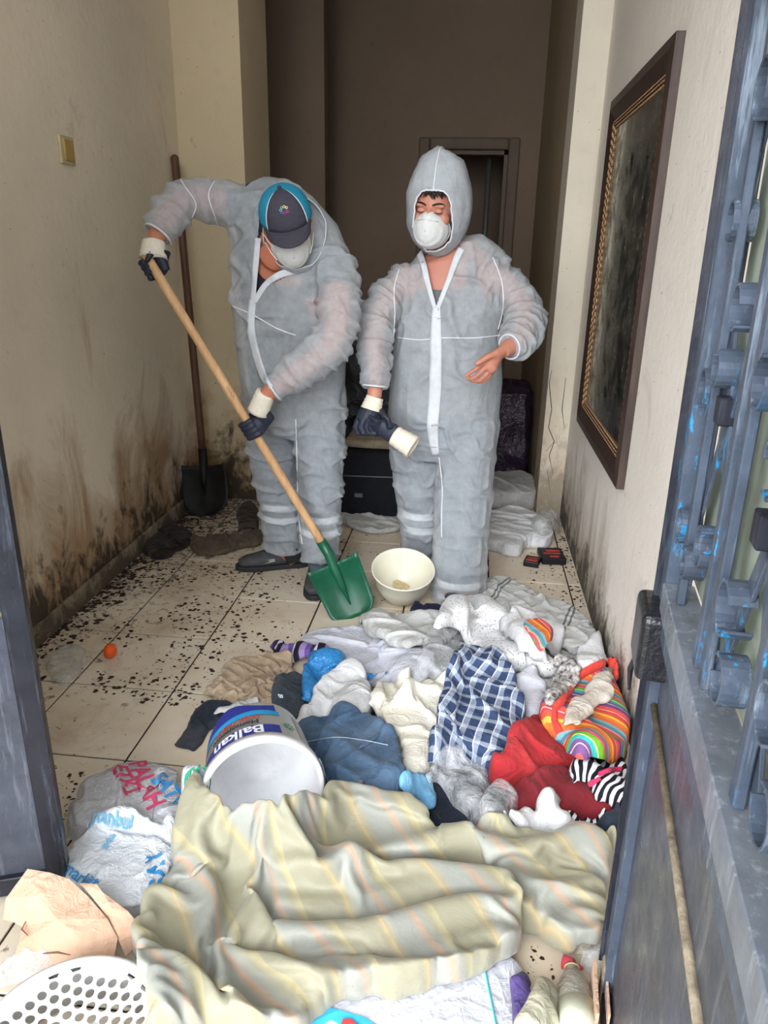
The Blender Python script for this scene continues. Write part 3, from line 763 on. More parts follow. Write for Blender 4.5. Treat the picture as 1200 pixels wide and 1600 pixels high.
# ------------------------------------------------------------------ person on the right, bare-handed on one side
def person_right():
    root = empty('person', label='person in a white hooded coverall and mask standing beside the cream bowl', cat='person', group='workers in white coveralls')
    torso = [(383,664,718,3.16,.062),(392,632,758,3.17,.085),(408,614,790,3.17,.105),(440,606,798,3.16,.118),(480,618,786,3.14,.128),(530,616,782,3.13,.138),(590,610,786,3.13,.15),(650,606,780,3.13,.15),(695,612,772,3.13,.135),(715,640,745,3.13,.10)]
    legL = [(660,608,694,3.16,.11),(720,614,692,3.17,.10),(770,622,690,3.19,.092),(820,628,688,3.22,.085),(858,630,684,3.26,.075),(866,634,680,3.27,.066)]
    legR = [(660,690,780,3.12,.115),(720,682,772,3.09,.105),(780,680,768,3.06,.098),(840,679,760,3.03,.092),(900,677,758,3.01,.086),(938,680,756,3.0,.08),(948,690,748,3.0,.07)]
    P, Rr = row_rings(torso); PL, RL = row_rings(legL); PR, RR = row_rings(legR)
    aL = [PY(645,428,3.15), PY(614,456,3.11), PY(591,490,3.05), PY(585,520,3.0), PY(586,560,2.95), PY(587,592,2.92), PY(586,603,2.915)]
    rL = [.055,.074,.078,.074,.066,.056,.044]
    aR = [PY(758,424,3.15), PY(792,446,3.13), PY(815,475,3.09), PY(822,502,3.03), PY(816,522,2.96), PY(804,538,2.90), PY(796,542,2.875)]
    rR = [.055,.076,.080,.078,.074,.064,.046]
    # --- inner body (skin): one mesh from crown to fingertips
    b = MB(); X = (1, 0, 0)
    b.tube(P, [(max(x*.80-.01,.03), y*.80) for x, y in Rr], 24, side=X)
    b.tube(PL+[PY(652,872,3.29)], [(x*.74, y*.74) for x, y in RL]+[(.035,.04)], 16, side=X)
    b.tube(PR, [(x*.74, y*.74) for x, y in RR], 16, side=X)
    wl = V3(aL[-1]); wr = V3(aR[-1])
    b.tube(aL[:5]+[aL[5], aL[6], PY(585,622,2.90)], [.055,.052,.048,.044,.040,.034,.031,.029], 14)
    b.tube(aR[:5]+[aR[5], aR[6], PY(786,548,2.85)], [.055,.052,.048,.044,.042,.037,.033,.029], 14)
    hc = PY(680,329,3.07); R = frame3((-.20,-.95,-.16), (0.03,-.2,1))
    head_shapes(b, hc, R, 1.06)
    b.tube([PY(688,372,3.13), PY(690,392,3.16), PY(692,408,3.17)], [(.056,.056),(.055,.055),(.075,.06)], 16, side=X)
    # bare left hand, fingers loosely curled, thumb above
    Yh = 2.83
    H = lambda u, v, dy=0: PY(u, v, Yh+dy)
    b.tube([H(788,546,.02), H(777,556), H(766,566), H(758,574)], [(.026,.02),(.036,.018),(.040,.019),(.037,.017)], 14, side=(.55,0,.83))
    fing = [([(764,560),(752,570),(742,578),(732,584),(727,588)], -.012), ([(766,568),(754,579),(744,588),(736,592),(729,592)], -.004),
            ([(767,575),(758,587),(749,594),(741,596),(735,594)], .008), ([(770,580),(762,590),(754,596),(748,597),(743,595)], .02)]
    for pts, dy in fing: b.tube([H(u, v, dy-.010*k) for k, (u, v) in enumerate(pts)], [.0095,.009,.0085,.008,.0065], 10)
    b.tube([H(777,552,-.012), H(765,556,-.026), H(755,562,-.034), H(747,567,-.04), H(742,569,-.042)], [.014,.012,.0108,.010,.008], 10)
    V, N, F = remesh(b, .0048, 2, .45)
    V = socket_push(V, hc, R, 1.06)
    body = link('body', mesh_from('body', V, F), M['skin_b'], root, True)
    u, v = proj(V)
    zt = V[:, 2]
    # vest and trousers lie on the body
    hipz = PY(690,640,3.13)[2]; cz = PY(690,452,3.1)[2]
    arm = np.zeros(len(V), bool)
    li, _ = nearest_limb(V, [(P[2],P[8],.12)]+[(aL[i],aL[i+1],.05) for i in range(6)]+[(aR[i],aR[i+1],.05) for i in range(6)])
    arm = li > 0
    strap = (np.abs(u-640) < 14) | (np.abs(u-742) < 14)
    vest = ((zt < cz+.0) | (strap & (zt < PY(690,405,3.1)[2]))) & (zt > hipz-.05) & ~arm
    shell(V, N, F, vest, .004, 'vest', M['shirt_gr'], root)
    leg = (zt < hipz) & (li == 0) & (zt > .1)
    tz = shell(V, N, F, leg, .006, 'trousers', M['trous'], root)
    for (Q, RQ, lst) in ((PL, RL, (798, 822)), (PR, RR, (905, 925))):
        for vv in lst:
            z = PY(720 if Q is PR else 655, vv, 3.02 if Q is PR else 3.22)[2]
            k = next(i for i in range(len(Q)-1) if Q[i].z >= z >= Q[i+1].z); f = (Q[k].z-z)/(Q[k].z-Q[k+1].z); cc = Q[k].lerp(Q[k+1], f)
            rr = [(RQ[k][i]*(1-f)+RQ[k+1][i]*f)*.93 for i in (0, 1)]
            q = MB(); q.tube([cc+Vector((0,0,.016)), cc-Vector((0,0,.016))], [tuple(rr), tuple(rr)], 28, side=X, cap=False); q.build('reflective_band', M['reflect'], tz, True)
    # --- coverall
    s = MB()
    s.tube(P, Rr, 28, side=X); s.tube(PL, RL, 20, side=X); s.tube(PR, RR, 20, side=X); s.tube(aL, rL, 18); s.tube(aR, rR, 18)
    V, N, F = remesh(s, .0070, 5)
    limbs = [(P[1],P[9],.16,.016,6.5,5.2)]+[(PL[i],PL[i+1],.09,.016,6.5,5) for i in range(5)]+[(PR[i],PR[i+1],.09,.016,6.5,5) for i in range(6)]
    limbs += [(aL[i],aL[i+1],.065,.017,15,5) for i in range(6)]+[(aR[i],aR[i+1],.065,.017,15,5) for i in range(6)]
    V = wrinkle(V, N, limbs, 2.0)
    full = BVHTree.FromPolygons([tuple(p) for p in V], F)
    uu, vv = proj(V); front = V[:, 1] < 3.16
    cut = in_poly(uu, vv, [(648,372),(724,372),(716,400),(703,430),(681,482),(668,440),(660,405)]) & front
    F2 = [f for f in F if not all(cut[i] for i in f)]
    o = link('coverall', mesh_from('coverall', V, F2), M['suit'], root, True)
    ribbon(full, [(652,388),(661,412),(669,445),(680,484)], [11,10,8,6], 'collar_flap', M['flap'], o)
    ribbon(full, [(721,388),(713,405),(701,438),(683,484)], [11,10,8,6], 'collar_flap', M['flap'], o)
    ribbon(full, [(682,478),(681,540),(680,610),(676,670),(681,712)], [11,19,19,18,10], 'zip_flap', M['flap'], o)
    seam(full, [(620,527),(655,531),(690,528),(740,528),(780,524)], 'waist_seam', M['seam'], o)
    seam(full, [(624,420),(616,450),(617,490),(615,525)], 'armhole_seam', M['seam'], o)
    seam(full, [(770,402),(784,440),(786,480),(778,515)], 'armhole_seam', M['seam'], o)
    seam(full, [(686,715),(691,760),(690,800),(690,840)], 'inseam', M['seam'], o)
    for A, B, r in ((V3(aL[-2]), V3(aL[-1]), .047), (V3(aR[-2]), V3(aR[-1]), .047)):
        q = MB(); d = (B-A).normalized(); e = d.orthogonal().normalized(); f = d.cross(e)
        q.tube([B+(e*math.cos(a)+f*math.sin(a))*r for a in [2*PI*k/28 for k in range(28)]], .0045, 6, close=True); q.build('sleeve_elastic', M['flap'], o, True)
    # --- head pieces
    face_parts(hc, R, root, M['skin_b'], 1.06)
    mask_part(V3(hc)+R@Vector((0,.012,-.022)), R, root, 1.04, False)
    hood_part(PY(686,322,3.09), frame3((-.14,-.98,-.12), (.02,-.10,1)), root, .124, .132, .196, .175, (18,33,62), .0, 1.3)
    # fringe of dark hair under the hood
    L = lambda x, y, z: Vector(hc) + R @ Vector((x, y, z)); rnd = random.Random(4)
    q = MB()
    q.ell(L(0,-.016,.052), (.084,.096,.090), R, 24, 14)
    for i in range(46):
        x = rnd.uniform(-.052,.032); ln = rnd.uniform(.012,.036); k = rnd.uniform(-.012,.012)
        q.tube([L(x*.9,.072-7*x*x,.108), L(x,.091-7.5*x*x,.090), L(x+k,.098-7.5*x*x,.088-ln*.6), L(x+k*1.8,.096-7*x*x,.086-ln)], [.004,.005,.0035,.0008], 5)
    hh = [v for v in q.V]; q.build('hair', M['hair'], root, True)
    # --- gloved right hand, hanging, holding the second glove
    g = MB(); Y = 2.88; G = lambda u, v, dy=0: PY(u, v, Y+dy)
    g.tube([G(584,630), G(577,645), G(570,660,-.01)], [(.036,.024),(.042,.026),(.040,.024)], 14, side=X)
    for i, (u, dy) in enumerate(((556,.0),(564,-.015),(573,-.022),(583,-.018))):
        g.tube([G(u+4,655,dy), G(u-1,668,dy-.018), G(u+3,677,dy-.03), G(u+12,678,dy-.026), G(u+17,672,dy-.012)], [.0125,.012,.0115,.0105,.008], 10)
    g.tube([G(594,642,-.01), G(603,655,-.03), G(605,668,-.042), G(598,675,-.046)], [.0145,.0135,.012,.009], 10)
    Vg, Ng, Fg = remesh(g, .0038, 3); link('work_glove', mesh_from('work_glove', Vg, Fg), M['glove'], root, True)
    cuff_part(root, G(586,620,.01), G(580,640), .034, .043)
    # --- shoes
    sock(root, PL[-2], (PZ(664,866,0)[0], PZ(664,866,0)[1], .07)); h1 = PZ(668,858,0); t1 = PZ(652,893,0); shoe(root, (h1[0], h1[1]+.03, 0), (t1[0]-.02, t1[1]-.02, 0), .05)
    h2 = PZ(718,925,0); shoe(root, (h2[0], 3.08, 0), (h2[0]-.03, 2.90, 0), .05)
    root_at(root, (-.05, 3.1, 0))
    return root
person_right()

# glove dangling from the hand
wg = empty('loose_glove', label='navy work glove with cream cuff dangling from the hooded person\'s hand', cat='glove')
g = MB(); G = lambda u, v, dy=0: PY(u, v, 2.82+dy)
g.tube([G(580,660,.03), G(596,668), G(612,676), G(624,684)], [(.020,.012),(.034,.018),(.040,.020),(.036,.020)], 14, side=(0,0,1))
for k, (u, v) in enumerate(((574,650),(570,660),(574,672),(584,680))):
    g.tube([G(598,664+k*4,.0), G((598+u)/2,(664+k*4+v)/2,.012), G(u+2,v,.03)], [.011,.0105,.008], 10)
g.tube([G(610,668,-.015), G(606,654,-.02), G(598,648,-.015)], [.012,.011,.008], 10)
Vg, Ng, Fg = remesh(g, .004, 3); link('glove_hand', mesh_from('glove_hand', Vg, Fg), M['glove'], wg, True)
q = MB(); a, b = V3(G(616,680)), V3(G(646,699,-.02)); n = 12
q.tube([a.lerp(b, k/(n-1)) for k in range(n)], [.039+.008*k/(n-1)+.0015*math.sin(k*2.2) for k in range(n)], 22, cap=False)
o = q.build('glove_cuff', M['cuff'], wg, True); solid(o, .003, -1)
root_at(wg, PY(600,668,2.82))
# ------------------------------------------------------------------ the green shovel and the person using it
T = V3(PY(236,412,2.70)); Sk = V3(PY(514,866,2.80)); SB = V3(PZ(556,964,.004))
hax = (Sk-T).normalized()
def handle_mat(name, a, b):
    t = NT(name); p = t.objc()
    c = t.ramp(t.noise(t.map(p, (18,18,2.5)), 2.2, 5, .65), [(.3, a), (.7, b)])
    return t.done(t.bsdf(c, .5, t.bump(t.noise(t.map(p, (60,60,4)), 2, 3), .12, .003), spec=.35))
M['ash'] = handle_mat('shovel_ash_wood', sr(186,140,96), sr(216,176,132))
M['oldwood'] = handle_mat('old_brown_wood', sr(74,48,34), sr(104,72,52))
M['green'] = simple('green_enamel', sr(14,86,60), .35, var=.25, scale=14, spec=.5)
M['blackblade'] = simple('dark_steel_blade', sr(34,32,30), .55, var=.35, scale=12, metal=.3)
def shovel_blade(mb, S0, tip, side, nrm, w=.12, round_tip=True):
    """dished blade from the socket end S0 to the tip"""
    S0 = Vector(S0); tip = Vector(tip); d = (tip-S0); L = d.length; d.normalize()
    sd = Vector(side); sd = (sd-d*sd.dot(d)).normalized(); nm = Vector(nrm); nm = (nm-d*nm.dot(d)-sd*nm.dot(sd)).normalized()
    nu, nv = 14, 16; V = []; F = []
    for i in range(nv+1):
        t = i/nv
        ww = w*(.98 if t < .55 else .98*math.sqrt(max(0, 1-((t-.55)/.46)**2.2))) if round_tip else w*(1.0-.12*t)*(1 if t < .8 else math.sqrt(max(0.02,1-((t-.8)/.23)**2)))
        if i == nv: ww = max(ww, w*.12)
        for j in range(nu+1):
            x = (j/nu*2-1)
            lift = .022*x*x + .010*math.exp(-(x/.16)**2)*(1-t)**1.2*1.6 + (.018*(1-t)**6)*(abs(x) > .25) - .014*math.sin(t*PI)
            V.append(S0 + d*(L*t - .012*abs(x)**2*(1 if t < .05 else 0)) + sd*(ww*x) + nm*lift)
    for i in range(nv):
        for j in range(nu):
            b = i*(nu+1)+j; F.append((b, b+1, b+nu+2, b+nu+1))
    mb.add(V, F)
sh = empty('shovel', label='shovel with pale wooden handle and green blade held by the capped person', cat='shovel', group='shovels')
q = MB(); bx = Sk.lerp(SB, .02)
sidev = Vector(PY(562,880,2.85))-Vector(PY(500,912,2.80))
nrm = Vector((-.25,-.75,.6))
shovel_blade(q, Sk.lerp(SB,.14), SB, sidev, nrm, .112, False)
o = q.build('blade', M['green'], sh, True); solid(o, .004, 0)
q = MB(); q.tube([Sk-hax*.07, Sk, Sk.lerp(SB,.2)+nrm*.012, Sk.lerp(SB,.5)+nrm*.008, Sk.lerp(SB,.8)], [.021,.022,(.020,.014),(.014,.008),(.003,.002)], 16, side=sidev); q.build('socket', M['green'], sh, True)
q = MB(); n = 12
q.tube([T-hax*.05]+[T.lerp(Sk-hax*.03, k/n) for k in range(n+1)], [.015]+[.0175+.0008*math.sin(k*1.7) for k in range(n+1)], 16); q.build('handle', M['ash'], sh, True)
M['stamp'] = simple('burnt_stamp', sr(92,58,36), .8)
def hpt(u):
    best = min(((abs(proj(np.array(T.lerp(Sk, k/400)))[0]-u), k/400) for k in range(401)))[1]; return T.lerp(Sk, best)
q = MB(); a = hpt(354); bq = hpt(366); ofs = (Vector((0,0,CH))-a).normalized()*.0178
for k in range(7):
    c = a.lerp(bq, k/7)+ofs; q.bar(c, c+hax*.005+sidev.normalized()*.004*(k%2), .0022, .001, up=ofs)
q.build('handle_stamp', M['stamp'], sh)
root_at(sh, SB)

def person_left():
    root = empty('person', label='person in a white coverall and grey and teal cap bending over a shovel', cat='person', group='workers in white coveralls')
    X = (1, .0, 0)
    torso = [(298,362,430,2.98,.075),(314,349,462,2.97,.105),(345,350,498,2.97,.13),(385,354,534,2.97,.145),(430,358,556,2.98,.155),(480,362,550,3.0,.16),(540,370,541,3.03,.155),(600,377,539,3.06,.15),(645,383,541,3.08,.145),(672,400,525,3.09,.11)]
    legL = [(620,381,462,3.10,.115),(680,386,464,3.13,.105),(730,394,466,3.15,.10),(780,406,470,3.18,.092),(830,412,475,3.2,.085),(858,416,476,3.22,.08)]
    legR = [(620,458,541,3.06,.115),(680,462,540,3.04,.108),(740,466,536,3.02,.10),(800,468,533,3.0,.092),(850,470,531,2.98,.086),(876,472,529,2.97,.08)]
    P, Rr = row_rings(torso); PL, RL = row_rings(legL); PR, RR = row_rings(legR)
    handR = T + hax*.012; handL = hpt(393)
    aR = [PY(392,330,2.95), PY(352,318,2.93), PY(316,312,2.90), PY(288,312,2.86), PY(268,332,2.81), PY(254,356,2.77), PY(247,366,2.755)]
    rR = [.085,.080,.074,.070,.068,.062,.048]
    aL = [PY(510,405,2.93), PY(528,450,2.88), PY(530,500,2.83), PY(518,540,2.79), PY(485,568,2.765), PY(448,594,2.74), PY(428,607,2.73)]
    rL = [.088,.088,.082,.080,.076,.062,.046]
    wR = V3(PY(240,383,2.73)); wL = V3(PY(412,622,2.73))
    b = MB()
    b.tube(P, [(x*.80-.005, y*.80) for x, y in Rr], 24, side=X)
    b.tube(PL, [(x*.74, y*.74) for x, y in RL], 16, side=X); b.tube(PR, [(x*.74, y*.74) for x, y in RR], 16, side=X)
    b.tube(PL[-1:]+[PZ(462,874,.06)], [.045,.04], 12); b.tube(PR[-1:]+[PZ(500,906,.06)], [.045,.04], 12)
    b.tube(aR+[wR, handR.lerp(wR,.5)], [.058,.054,.050,.047,.044,.038,.035,.031,.028], 14)
    b.tube(aL+[wL, handL.lerp(wL,.5)], [.060,.056,.051,.047,.044,.038,.034,.031,.028], 14)
    hc = PY(449,349,2.80); R = frame3((.30,-.80,-.52), (-.06,-.50,.80))
    head_shapes(b, hc, R, 1.02)
    b.tube([V3(hc)+R@Vector((0,-.01,-.05)), PY(428,402,2.86), PY(425,400,2.93), PY(430,380,2.98)], [(.056,.056),(.058,.058),(.066,.06),(.075,.07)], 16)
    V, N, F = remesh(b, .0056, 3, .45); V = socket_push(V, hc, R, 1.02)
    link('body', mesh_from('body', V, F), M['skin_a'], root, True)
    li, _ = nearest_limb(V, [(P[1],P[8],.13)]+[(aL[i],aL[i+1],.05) for i in range(6)]+[(aR[i],aR[i+1],.05) for i in range(6)]+[(hc,PY(426,400,2.88),.075)])
    hipz = PY(460,640,3.08)[2]; zt = V[:, 2]; ua, va = proj(V)
    armm = (li >= 1) & (li <= 12)
    tshort = armm & (((li == 1) | (li == 7)))
    shirt = ((li == 0) | tshort) & (zt > hipz-.06) & (zt < PY(430,300,2.95)[2]+.2)
    shell(V, N, F, shirt, .008, 'polo_shirt', M['shirt_dk'], root)
    tz = shell(V, N, F, (li == 0) & (zt < hipz) & (zt > .1), .006, 'trousers', M['trous'], root)
    for (Q, RQ, uu, Yq, lst) in ((PL, RL, 445, 3.19, (786, 806)), (PR, RR, 500, 2.99, (806, 826))):
        for vv in lst:
            z = PY(uu, vv, Yq)[2]
            k = next(i for i in range(len(Q)-1) if Q[i].z >= z >= Q[i+1].z); f = (Q[k].z-z)/(Q[k].z-Q[k+1].z); cc = Q[k].lerp(Q[k+1], f)
            rr = [(RQ[k][i]*(1-f)+RQ[k+1][i]*f)*.93 for i in (0, 1)]
            q = MB(); q.tube([cc+Vector((0,0,.015)), cc-Vector((0,0,.015))], [tuple(rr), tuple(rr)], 28, side=X, cap=False); q.build('reflective_band', M['reflect'], tz, True)
    s = MB()
    s.tube(P, Rr, 28, side=X); s.tube(PL, RL, 20, side=X); s.tube(PR, RR, 20, side=X); s.tube(aL, rL, 18); s.tube(aR, rR, 18)
    V, N, F = remesh(s, .0070, 5)
    limbs = [(P[1],P[8],.16,.016,6.5,5.2)]+[(PL[i],PL[i+1],.09,.016,6.5,5) for i in range(5)]+[(PR[i],PR[i+1],.09,.016,6.5,5) for i in range(5)]
    limbs += [(aL[i],aL[i+1],.075,.015,11,4.5) for i in range(6)]+[(aR[i],aR[i+1],.07,.015,11,4.5) for i in range(6)]
    V = wrinkle(V, N, limbs, 5.0)
    full = BVHTree.FromPolygons([tuple(p) for p in V], F)
    uu, vv = proj(V); front = V[:, 1] < 2.95
    cut = in_poly(uu, vv, [(404,335),(470,380),(452,432),(425,445),(397,470),(398,420)]) & front
    F2 = [f for f in F if not all(cut[i] for i in f)]
    o = link('coverall', mesh_from('coverall', V, F2), M['suit'], root, True)
    ribbon(full, [(403,372),(400,410),(397,445),(395,474)], [9,9,8,8], 'collar_flap', M['flap'], o)
    ribbon(full, [(462,422),(436,430),(414,446),(398,472)], [12,11,9,8], 'collar_flap', M['flap'], o)
    ribbon(full, [(395,468),(392,510),(399,550),(412,590),(424,606)], [10,12,12,12,8], 'zip_flap', M['flap'], o)
    seam(full, [(362,478),(395,492),(430,512),(462,524)], 'waist_seam', M['seam'], o)
    seam(full, [(280,276),(288,290),(306,318),(300,340)], 'sleeve_fold', M['seam'], o)
    seam(full, [(336,282),(326,305),(338,345),(344,360)], 'armhole_seam', M['seam'], o)
    seam(full, [(462,655),(464,720),(466,800),(472,850)], 'inseam', M['seam'], o)
    for A, B, r in ((V3(aL[-2]), V3(aL[-1]), .050), (V3(aR[-2]), V3(aR[-1]), .052)):
        q = MB(); d = (B-A).normalized(); e = d.orthogonal().normalized(); f = d.cross(e)
        q.tube([B+(e*math.cos(a)+f*math.sin(a))*r for a in [2*PI*k/28 for k in range(28)]], .0045, 6, close=True); q.build('sleeve_elastic', M['flap'], o, True)
    # head: mask, cap, hood pushed back round the cap
    face_parts(hc, R, root, M['skin_a'], 1.02)
    mask_part(V3(hc)+R@Vector((.004,.012,-.026)), R, root, 1.02, True)
    cap = empty('cap'); cap.parent = root
    L = lambda x, y, z: V3(hc) + R @ Vector((x, y, z))
    def crown(nm, a0, a1, mat, k=1.0):
        nu, nv = 16, 14; Vv = []; Ff = []
        for i in range(nv+1):
            t = (PI/2)*i/nv
            for j in range(nu+1):
                a = math.radians(a0+(a1-a0)*j/nu)
                fr = max(0, math.sin(a))
                z = .028+ .100*math.sin(t)**.9 + .012*fr*math.sin(2*t)
                Vv.append(L(.092*k*math.cos(t)*math.cos(a), -.008+.112*k*math.cos(t)*math.sin(a), z))
        for i in range(nv):
            for j in range(nu):
                c = i*(nu+1)+j; Ff.append((c, c+1, c+nu+2, c+nu+1))
        ob = link(nm, mesh_from(nm, Vv, Ff), mat, cap, True); solid(ob, .003, 1); return ob, Vv
    fo, fv = crown('front_panel', 42, 138, M['capdk'])
    crown('side_panel', 138, 222, M['capteal']); crown('side_panel', -42, 42, M['capteal']); crown('back_panel', 222, 318, M['capteal'])
    for a in (42, 138):
        q = MB(); q.tube([L(.0955*math.cos(t)*math.cos(math.radians(a)), -.008+.1155*math.cos(t)*math.sin(math.radians(a)), .0295+.100*math.sin(t)**.9+.012*math.sin(math.radians(a))*math.sin(2*t)) for t in [PI/2*i/14 for i in range(15)]], .0016, 6); q.build('piping', M['seam'], cap, True)
    q = MB(); q.ell(L(0,-.008,.134), (.008,.008,.005), R, 12, 8); q.build('top_button', M['capdk'], cap, True)
    Vv = []; Ff = []; nu, nv = 20, 8
    for i in range(nv+1):
        for j in range(nu+1):
            a = math.radians(28+124*j/nu); ln = .078*math.sin(math.radians(180*j/nu))**.6
            rr = 1+0*i
            x = .094*math.cos(a)*(1-.06*i/nv); y = -.008+.112*math.sin(a)+ln*i/nv
            Vv.append(L(x, y, .030-.014*(i/nv) - 3.2*x*x*(.3+.7*i/nv)))
    for i in range(nv):
        for j in range(nu):
            c = i*(nu+1)+j; Ff.append((c, c+1, c+nu+2, c+nu+1))
    ob = link('brim', mesh_from('brim', Vv, Ff), M['capdk'], cap, True); solid(ob, .005, 0)
    # embroidered ring of coloured petals
    cols = [sr(200,60,110), sr(150,60,150), sr(90,110,170), sr(120,180,200), sr(130,190,160), sr(220,210,120), sr(220,200,190), sr(220,90,110)]
    for k in range(7):
        a = 2*PI*k/7.6+3.9; q = MB()
        cx, cz = .015*math.cos(a), .015*math.sin(a)
        def onf(x, zz):
            t = .62+zz*6.5; an = PI/2 - x/.10
            fr = math.sin(an); return L(.0965*math.cos(t)*math.cos(an), -.008+.1165*math.cos(t)*math.sin(an), .0295+.1*math.sin(t)**.9+.012*fr*math.sin(2*t))
        q.tube([onf(cx+.0052*math.cos(b_), cz+.0052*math.sin(b_)) for b_ in [2*PI*i/10 for i in range(10)]], .0012, 5, close=True)
        q.build('emblem_petal', simple('petal_thread', cols[k], .6), cap, True)
    hood_part(PY(461,362,2.87), frame3((.10,-.98,.12), (0,.1,1)), root, .112, .115, .125, .15, (88,84,64), .0, 4.2, .0, .002)
    q = MB(); q.ell(V3(surf_pts(full, [(416,411)], .002)[0]), (.0045,.0045,.0045)); q.build('shirt_button', M['shoe_l'], root, True)
    # gloves on the handle
    grip_glove(root, handR, hax, wR, .0185, -1); cuff_part(root, wR+(wR-handR)*.15, wR.lerp(handR,.62), .040, .050)
    grip_glove(root, handL, hax, wL, .0185, 1); cuff_part(root, wL+(wL-handL)*.18, wL.lerp(handL,.45), .037, .042)
    # shoes: one turned out to the left, one towards us
    sock(root, PL[-2], PZ(463,873,.06), .05); sock(root, PR[-2], PZ(500,904,.06), .05)
    h1 = PZ(480,882,0); t1 = PZ(368,890,0); shoe(root, h1, t1, .055)
    h2 = PZ(500,898,0); t2 = PZ(490,940,0); shoe(root, (h2[0], h2[1]+.04, 0), t2, .058)
    root_at(root, (-.7, 3.05, 0))
person_left()

# old shovel leaning in the corner
s2 = empty('shovel', label='old shovel with brown handle and dark blade leaning in the corner', cat='shovel', group='shovels')
tp = Vector((-1.565, YP-.03, PX(272,244,-1.565)[2])); bt = V3(PZ(322,806,.006))
S0 = V3(PY(318,722,3.93)); T2 = V3(PY(273,246,4.05))
q = MB(); ax2 = (S0-T2).normalized()
q.tube([T2-ax2*.012]+[T2.lerp(S0, k/10) for k in range(11)], [.012]+[.0205]*11, 14); q.build('handle', M['oldwood'], s2, True)
q = MB(); shovel_blade(q, S0.lerp(bt,.08), bt, (1,0,0), (0,-1,.2), .142, True); o = q.build('blade', M['blackblade'], s2, True); solid(o, .004, 0)
q = MB(); q.tube([S0-ax2*.08, S0, S0.lerp(bt,.25)+Vector((0,-.012,0)), S0.lerp(bt,.6)], [.024,.025,(.02,.014),(.004,.003)], 14); q.build('socket', M['blackblade'], s2, True)
root_at(s2, bt)
# ------------------------------------------------------------------ heap of clothes: tools
GX0, GX1, GY0, GY1, GS = -1.62, .62, .55, 4.9, .01
NX, NY = int((GX1-GX0)/GS)+1, int((GY1-GY0)/GS)+1
HF = np.zeros((NX, NY))
def hf_at(x, y, A=None):
    A = HF if A is None else A
    fx = np.clip((np.asarray(x, float)-GX0)/GS, 0, NX-1.001); fy = np.clip((np.asarray(y, float)-GY0)/GS, 0, NY-1.001)
    i = fx.astype(int); j = fy.astype(int); a = fx-i; b = fy-j
    return A[i,j]*(1-a)*(1-b)+A[i+1,j]*a*(1-b)+A[i,j+1]*(1-a)*b+A[i+1,j+1]*a*b
def blur(A, k):
    for ax in (0, 1):
        P_ = np.pad(A, [(k,k) if a == ax else (0,0) for a in (0,1)], mode='edge'); c = np.cumsum(P_, axis=ax)
        z = np.zeros_like(np.take(c, [0], axis=ax)); c = np.concatenate([z, c], axis=ax)
        n = A.shape[ax]; A = (np.take(c, range(2*k+1, 2*k+1+n), axis=ax)-np.take(c, range(0, n), axis=ax))/(2*k+1)
    return A
def maxf(A, k):
    for ax in (0, 1):
        B = A.copy()
        for s in range(1, k+1):
            B = np.maximum(B, np.roll(A, s, ax)); B = np.maximum(B, np.roll(A, -s, ax))
        A = B
    return A
def hit(u, v, extra=0.0):
    """first point of the line of sight through a pixel that lies on the heap"""
    r = ray(u, v); r = r/np.linalg.norm(r); o = np.array([0, 0, CH])
    t = np.linspace(.8, 5.6, 1600); P_ = o+np.outer(t, r)
    h = hf_at(P_[:, 0], P_[:, 1]) + extra
    k = np.argmax(P_[:, 2] <= h); return P_[k] if P_[k, 2] <= h[k] else PZ(u, v, extra)
def seg_dist(px, py, L):
    """distance of points to a polyline"""
    best = np.full(px.shape, 1e9)
    for a, b in zip(L[:-1], L[1:]):
        d = b-a; t = np.clip(((px-a[0])*d[0]+(py-a[1])*d[1])/(d@d+1e-12), 0, 1)
        best = np.minimum(best, np.hypot(px-a[0]-t*d[0], py-a[1]-t*d[1]))
    return best
